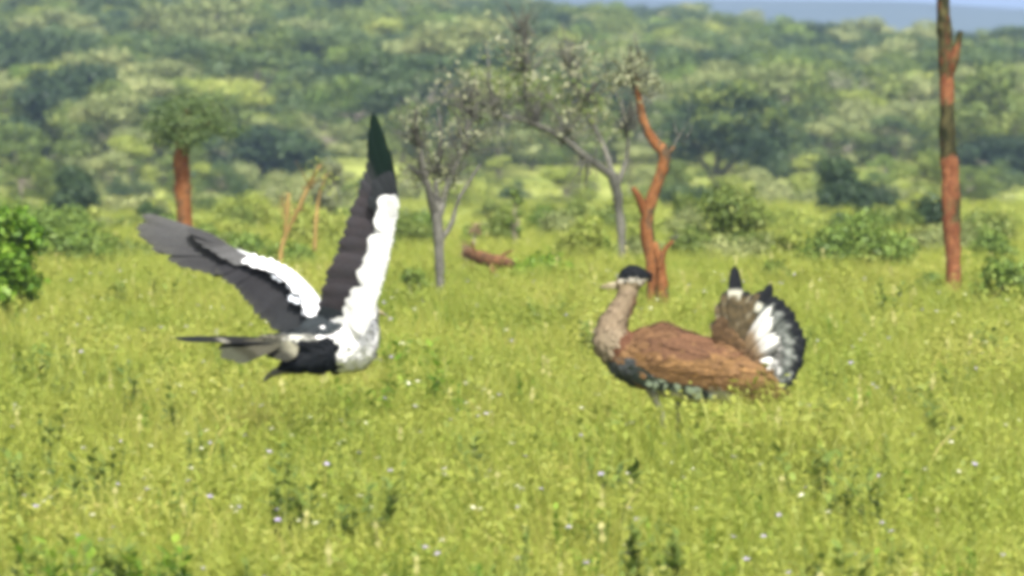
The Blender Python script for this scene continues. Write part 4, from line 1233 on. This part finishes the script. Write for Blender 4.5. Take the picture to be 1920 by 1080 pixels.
# ---------------------------------------------------------------- the bird in flight
def flying_bird():
    rng = np.random.default_rng(8)
    p = at(620, 650, BY); O = Vector((p.x, p.y, p.z - 0.16))
    root = empty('flying_bird', O)
    tag(root, 'black and white bird flying low over the grass with both wings raised', 'bird')
    L = lambda px, py, d=0.0: at(px, py, BY + d) - O
    m = BY / FPX
    def e(px, py, rx, rz, ry, d=0.0): return (tuple(L(px, py, d)), (rx * m, ry * m, rz * m))
    body = organic([
        [e(500, 637, 16, 8, 20, -0.16), e(545, 642, 26, 20, 30, -0.08), e(590, 648, 38, 38, 44, 0.0), e(635, 648, 44, 52, 56, 0.08), e(664, 642, 46, 54, 56, 0.14), e(678, 626, 34, 40, 44, 0.2)],
        [e(600, 668, 34, 32, 26, -0.05), e(568, 678, 24, 20, 20, -0.08), e(540, 686, 14, 11, 12, -0.10)],
        [e(604, 668, 30, 30, 26, 0.10), e(572, 680, 22, 18, 20, 0.08), e(546, 690, 12, 10, 12, 0.06)],
        [e(676, 620, 30, 34, 34, 0.24), e(684, 606, 22, 24, 24, 0.34), e(692, 594, 15, 16, 16, 0.42), e(697, 584, 15, 14, 14, 0.48)],
    ], 0.008, 5)
    px = to_px(O)
    def colf(c):
        u, v = px(c)
        nz = noise.noise(Vector(c) * 18)
        if c.y - O.y * 0 > 0.40 and v < 605: return (0.30, 0.30, 0.29)
        lim = 636 + 7 * nz
        if u < 640 + 7 * nz + (v - 670) * 0.1 and v > lim + max(0, (600 - u)) * 0.14 and u > 528: return BLACK
        if u < 615 + 8 * nz and v < 628: return (0.022, 0.026, 0.028)
        if u < 535: return lerp3((0.02, 0.02, 0.016), (0.10, 0.095, 0.07), 0.4 + nz)
        if u < 600: return lerp3((0.34, 0.34, 0.30), (0.04, 0.04, 0.035), 0.45 + 1.2 * nz)
        k = 0.95 + 0.1 * nz
        return (0.64 * k, 0.64 * k, 0.64 * k)
    colour_mesh(body, colf, M['plume'])
    bo = link('body', body, root)
    f = contour_feathers(body, colf, lambda c: (-1, -0.5, -0.1), 2000, lambda c: 0.035, rng, 0.07, None, 0.05).build('contour_feathers', M['plume'], bo, False)
    f['kind'] = 'stuff'
    mb = MB(); mb.tube([L(703, 584, 0.5), L(716, 587, 0.52), L(724, 592, 0.53)], [0.016, 0.009, 0.002], 8); mb.build('bill', M['bill'], root)
    for dd in (0.455, 0.51):
        bm = bmesh.new(); bmesh.ops.create_uvsphere(bm, u_segments=10, v_segments=8, radius=0.007)
        me = bpy.data.meshes.new('eye'); bm.to_mesh(me); bm.free(); me.materials.append(M['eye'])
        link('eye', me, root, L(703, 580, dd))
    def path(pts, t):
        t = min(max(t, 0), 1) * (len(pts) - 1); i = min(int(t), len(pts) - 2); k = t - i
        return tuple(pts[i][j] + (pts[i + 1][j] - pts[i][j]) * k for j in range(len(pts[0])))
    def row(parent, name, bases, tips, n, wpx, nrm, colf, d_off=0.0, d_step=0.0, tr=0.8, ns=10, jit=2.0, bend=0.03, wend=None, camber=0.05, bw=0.4):
        for i in range(n):
            t = i / (n - 1)
            b = path(bases, t); q = path(tips, t)
            ta = path(bases, t + 0.06); tb = path(bases, t - 0.06)
            span = L(*ta) - L(*tb); fd = L(*q) - L(*b)
            nn = fd.cross(span)
            if nn.length > 1e-6 and name not in ('tail_feather', 'undertail_covert'):
                nn.normalize()
                if nn.y > 0: nn = -nn
            else: nn = Vector(nrm)
            w = (wpx + ((wend if wend is not None else wpx) - wpx) * t) * rng.uniform(0.92, 1.08)
            tone = rng.uniform(0.97, 1.03) if name == 'white_covert' else rng.uniform(0.88, 1.12)
            quill(L(b[0], b[1], b[2] + d_off + d_step * i), L(q[0] + rng.normal() * jit, q[1] + rng.normal() * jit, q[2] + d_off + d_step * i), w * m, nn,
                  lambda a, s, t=t, tone=tone: tuple(x * tone for x in colf(a, s, t)), camber, bend, tr, ns, bw).build(name, M['plume'], parent)
    def bone(parent, pts, rad, col):
        mb = MB(); c = bez([L(*q) for q in pts], 5)
        mb.tube(c, [float(np.interp(i / 5.0, range(len(rad)), rad)) for i in range(len(c))], 8, col=col)
        mb.build('wing_arm', M['plume'], parent)
    # --- near wing, held straight up: underside towards us
    w = empty('wing', (0, 0, 0)); w.parent = root
    nrm = (0.25, -1, 0.1)
    REM = (0.036, 0.031, 0.034)
    arm = [(664, 628, 0.06), (690, 560, -0.04), (706, 500, -0.10), (722, 440, -0.14), (735, 385, -0.17)]
    row(w, 'secondary_feather', arm, [(585, 612, 0.08), (598, 556, 0.02), (616, 500, -0.03), (642, 438, -0.08), (672, 356, -0.12)], 17, 30, nrm,
        lambda a, s, t: lerp3(REM, (0.035, 0.032, 0.036), 0.5 + 0.5 * math.sin(a * 9 + t * 30)) if t > 0.18 else (0.02, 0.024, 0.026), 0.0, -0.0012)
    row(w, 'primary_feather', [(734, 388, -0.17), (739, 372, -0.175), (742, 368, -0.18)],
        [(676, 340, -0.13), (687, 300, -0.14), (692, 250, -0.15), (697, 203, -0.16), (708, 232, -0.16), (724, 278, -0.17)], 12, 22, nrm,
        lambda a, s, t: lerp3((0.035, 0.033, 0.038), (0.003, 0.009, 0.006), t * 2.4 + 0.15), -0.02, -0.0015, 0.72, 12, 1.2, 0.02, 18)
    row(w, 'primary_covert', [(728, 410, -0.17), (736, 380, -0.18), (743, 372, -0.19)], [(690, 370, -0.15), (706, 330, -0.16), (728, 320, -0.18)], 7, 20, nrm,
        lambda a, s, t: (0.016, 0.018, 0.02), -0.045, -0.001, 0.75, 8)
    def wht(a, s, t): return (0.62, 0.62, 0.63)
    row(w, 'white_covert', [(676, 622, 0.02), (698, 560, -0.06), (712, 500, -0.12), (726, 445, -0.16), (738, 385, -0.19)],
        [(632, 592, 0.03), (658, 545, -0.03), (684, 485, -0.08), (704, 430, -0.12), (716, 380, -0.15)], 22, 36, nrm, wht, -0.055, -0.0006, 0.2, 9, 5, 0.0, None, 0.0, 0.8)
    row(w, 'white_covert', [(688, 618, 0.0), (707, 560, -0.07), (722, 500, -0.13), (734, 445, -0.17), (742, 395, -0.20)],
        [(656, 590, 0.02), (682, 535, -0.04), (704, 470, -0.09), (719, 415, -0.13), (734, 366, -0.17)], 20, 34, nrm, wht, -0.075, -0.0006, 0.2, 9, 4, 0.0, None, 0.0, 0.8)
    bone(w, [(664, 628, 0.08), (694, 560, -0.04), (716, 500, -0.11), (729, 440, -0.15), (739, 385, -0.18)], (0.05, 0.035, 0.027, 0.02, 0.012), (0.62, 0.62, 0.62))
    # --- far wing, stretched out behind: upper side towards us
    w = empty('wing', (0, 0, 0)); w.parent = root
    nrm = (-0.2, -0.8, 0.6)
    arm = [(600, 612, 0.12), (582, 560, 0.20), (545, 520, 0.28), (505, 500, 0.34), (466, 486, 0.40)]
    GREY = (0.014, 0.014, 0.0155)
    row(w, 'secondary_feather', arm, [(560, 640, 0.10), (512, 618, 0.16), (480, 590, 0.22), (452, 552, 0.28), (402, 512, 0.36)], 17, 30, nrm,
        lambda a, s, t: lerp3((0.013, 0.015, 0.016), lerp3(GREY, (0.05, 0.05, 0.04), (a - 0.85) * 4), t * 1.8) if t > 0.12 else (0.02, 0.024, 0.026), 0.0, -0.0012, 0.8, 10)
    row(w, 'primary_feather', [(470, 490, 0.40), (440, 472, 0.44), (420, 455, 0.46)],
        [(392, 512, 0.38), (345, 498, 0.42), (305, 482, 0.46), (276, 458, 0.50), (254, 428, 0.54), (262, 406, 0.56)], 12, 25, nrm,
        lambda a, s, t: lerp3(lerp3(GREY, (0.05, 0.05, 0.05), t), (0.05, 0.05, 0.04), (a - 0.74) * 2.0), -0.01, -0.0015, 0.8, 12, 2.5, 0.02, 20)
    row(w, 'white_covert', [(594, 594, 0.14), (582, 560, 0.19), (555, 522, 0.26), (520, 498, 0.32), (470, 484, 0.38)],
        [(574, 600, 0.11), (558, 572, 0.15), (538, 540, 0.21), (512, 515, 0.26), (474, 494, 0.33)], 15, 22, nrm, lambda a, s, t: (0.43, 0.46, 0.50), -0.035, -0.0006, 0.2, 9, 4, 0.0, None, 0.0, 0.8)
    row(w, 'white_covert', [(598, 580, 0.14), (578, 542, 0.20), (545, 510, 0.27), (510, 492, 0.33), (465, 482, 0.38)],
        [(574, 584, 0.12), (560, 556, 0.17), (540, 528, 0.23), (514, 508, 0.28), (472, 494, 0.35)], 13, 32, nrm, wht, -0.055, -0.0006, 0.2, 9, 3, 0.0, None, 0.0, 0.8)
    row(w, 'primary_covert', [(478, 488, 0.39), (450, 474, 0.42), (420, 456, 0.45)], [(432, 490, 0.38), (396, 470, 0.42), (350, 432, 0.47)], 8, 22, nrm,
        lambda a, s, t: lerp3((0.06, 0.06, 0.06), (0.03, 0.03, 0.03), t), -0.04, -0.001, 0.75, 8)
    bone(w, [(606, 606, 0.14), (584, 558, 0.2), (545, 514, 0.28), (505, 495, 0.34), (440, 468, 0.44)], (0.04, 0.03, 0.02, 0.014, 0.008), (0.45, 0.46, 0.47))
    # black scapulars between the wings
    row(root, 'scapular_feather', [(640, 606, 0.02), (612, 600, 0.06), (604, 590, 0.12)], [(585, 630, -0.02), (560, 616, 0.04), (576, 600, 0.10)], 9, 30, (-0.2, -0.7, 0.7),
        lambda a, s, t: (0.018, 0.022, 0.024), -0.05, -0.002, 0.6, 8)
    # --- tail, nearly edge-on
    tail = empty('tail', (0, 0, 0)); tail.parent = root
    def tcol(a, s, t): return BLACK if a > 0.72 else (0.14, 0.135, 0.11) if 0.54 < a < 0.62 and t > 0.25 else (0.008, 0.008, 0.007)
    row(tail, 'tail_feather', [(520, 634, -0.12), (522, 640, -0.16), (520, 644, -0.20)], [(328, 633, -0.30), (330, 634, -0.36), (342, 638, -0.42)], 7, 26, (0, -0.16, 1), tcol, 0, 0, 0.8, 14, 1.5, 0.01)
    row(tail, 'tail_feather', [(524, 642, -0.16), (522, 646, -0.2)], [(408, 655, -0.34), (414, 672, -0.38), (440, 676, -0.40)], 5, 26, (0.1, -0.7, 0.8),
        lambda a, s, t: (0.03, 0.032, 0.02) if a > 0.7 else (0.018, 0.018, 0.010) if a > 0.5 else (0.04, 0.038, 0.026), -0.01, -0.002, 0.8, 10, 1.5)
    row(tail, 'undertail_covert', [(560, 640, -0.10), (556, 655, -0.12)], [(490, 645, -0.20), (500, 668, -0.20), (528, 672, -0.2)], 7, 24, (0, -0.8, 0.4),
        lambda a, s, t: lerp3((0.13, 0.125, 0.09), (0.02, 0.02, 0.014), (a - 0.25) * 3), -0.03, -0.002, 0.6, 8)
    # legs trailing below the body
    for (d0, u0, v0, u1, v1) in ((-0.10, 540, 688, 506, 702), (0.06, 546, 692, 516, 694)):
        a, k = L(u0, v0, d0), L(u1, v1, d0)
        mb = MB(); mb.tube(bez([a, a.lerp(k, 0.5) + Vector((0, 0, -0.01)), k], 4), [0.022, 0.018, 0.015, 0.013, 0.012, 0.012, 0.012, 0.013, 0.014], 8)
        for an in (-0.5, 0, 0.5):
            mb.tube([k, k + Vector((-0.02, 0.03 * an, -0.022)), k + Vector((-0.03, 0.06 * an, -0.032))], [0.013, 0.010, 0.003], 6)
        mb.build('leg', M['leg'], root)
flying_bird()

# ------------------------------------------------------------------ haze
def haze():
    bm = bmesh.new(); bmesh.ops.create_cube(bm, size=1)
    me = bpy.data.meshes.new('haze'); bm.to_mesh(me); bm.free()
    o = link('haze', me)
    o.location = (0, 4200, 4.0); o.scale = (6400, 8700, 64.0)
    m = bpy.data.materials.new('haze'); m.use_nodes = True
    N, L = m.node_tree.nodes, m.node_tree.links
    N.remove(N['Principled BSDF'])
    v = N.new('ShaderNodeVolumePrincipled')
    v.inputs['Color'].default_value = (0.34, 0.47, 0.72, 1)
    v.inputs['Density'].default_value = HAZE
    v.inputs['Anisotropy'].default_value = 0.0
    L.new(v.outputs[0], N['Material Output'].inputs['Volume'])
    me.materials.append(m)
    tag(o, 'thin bluish haze in the air over the far wood and hills', 'haze', kind='stuff')
HAZE = 0.00022
haze()
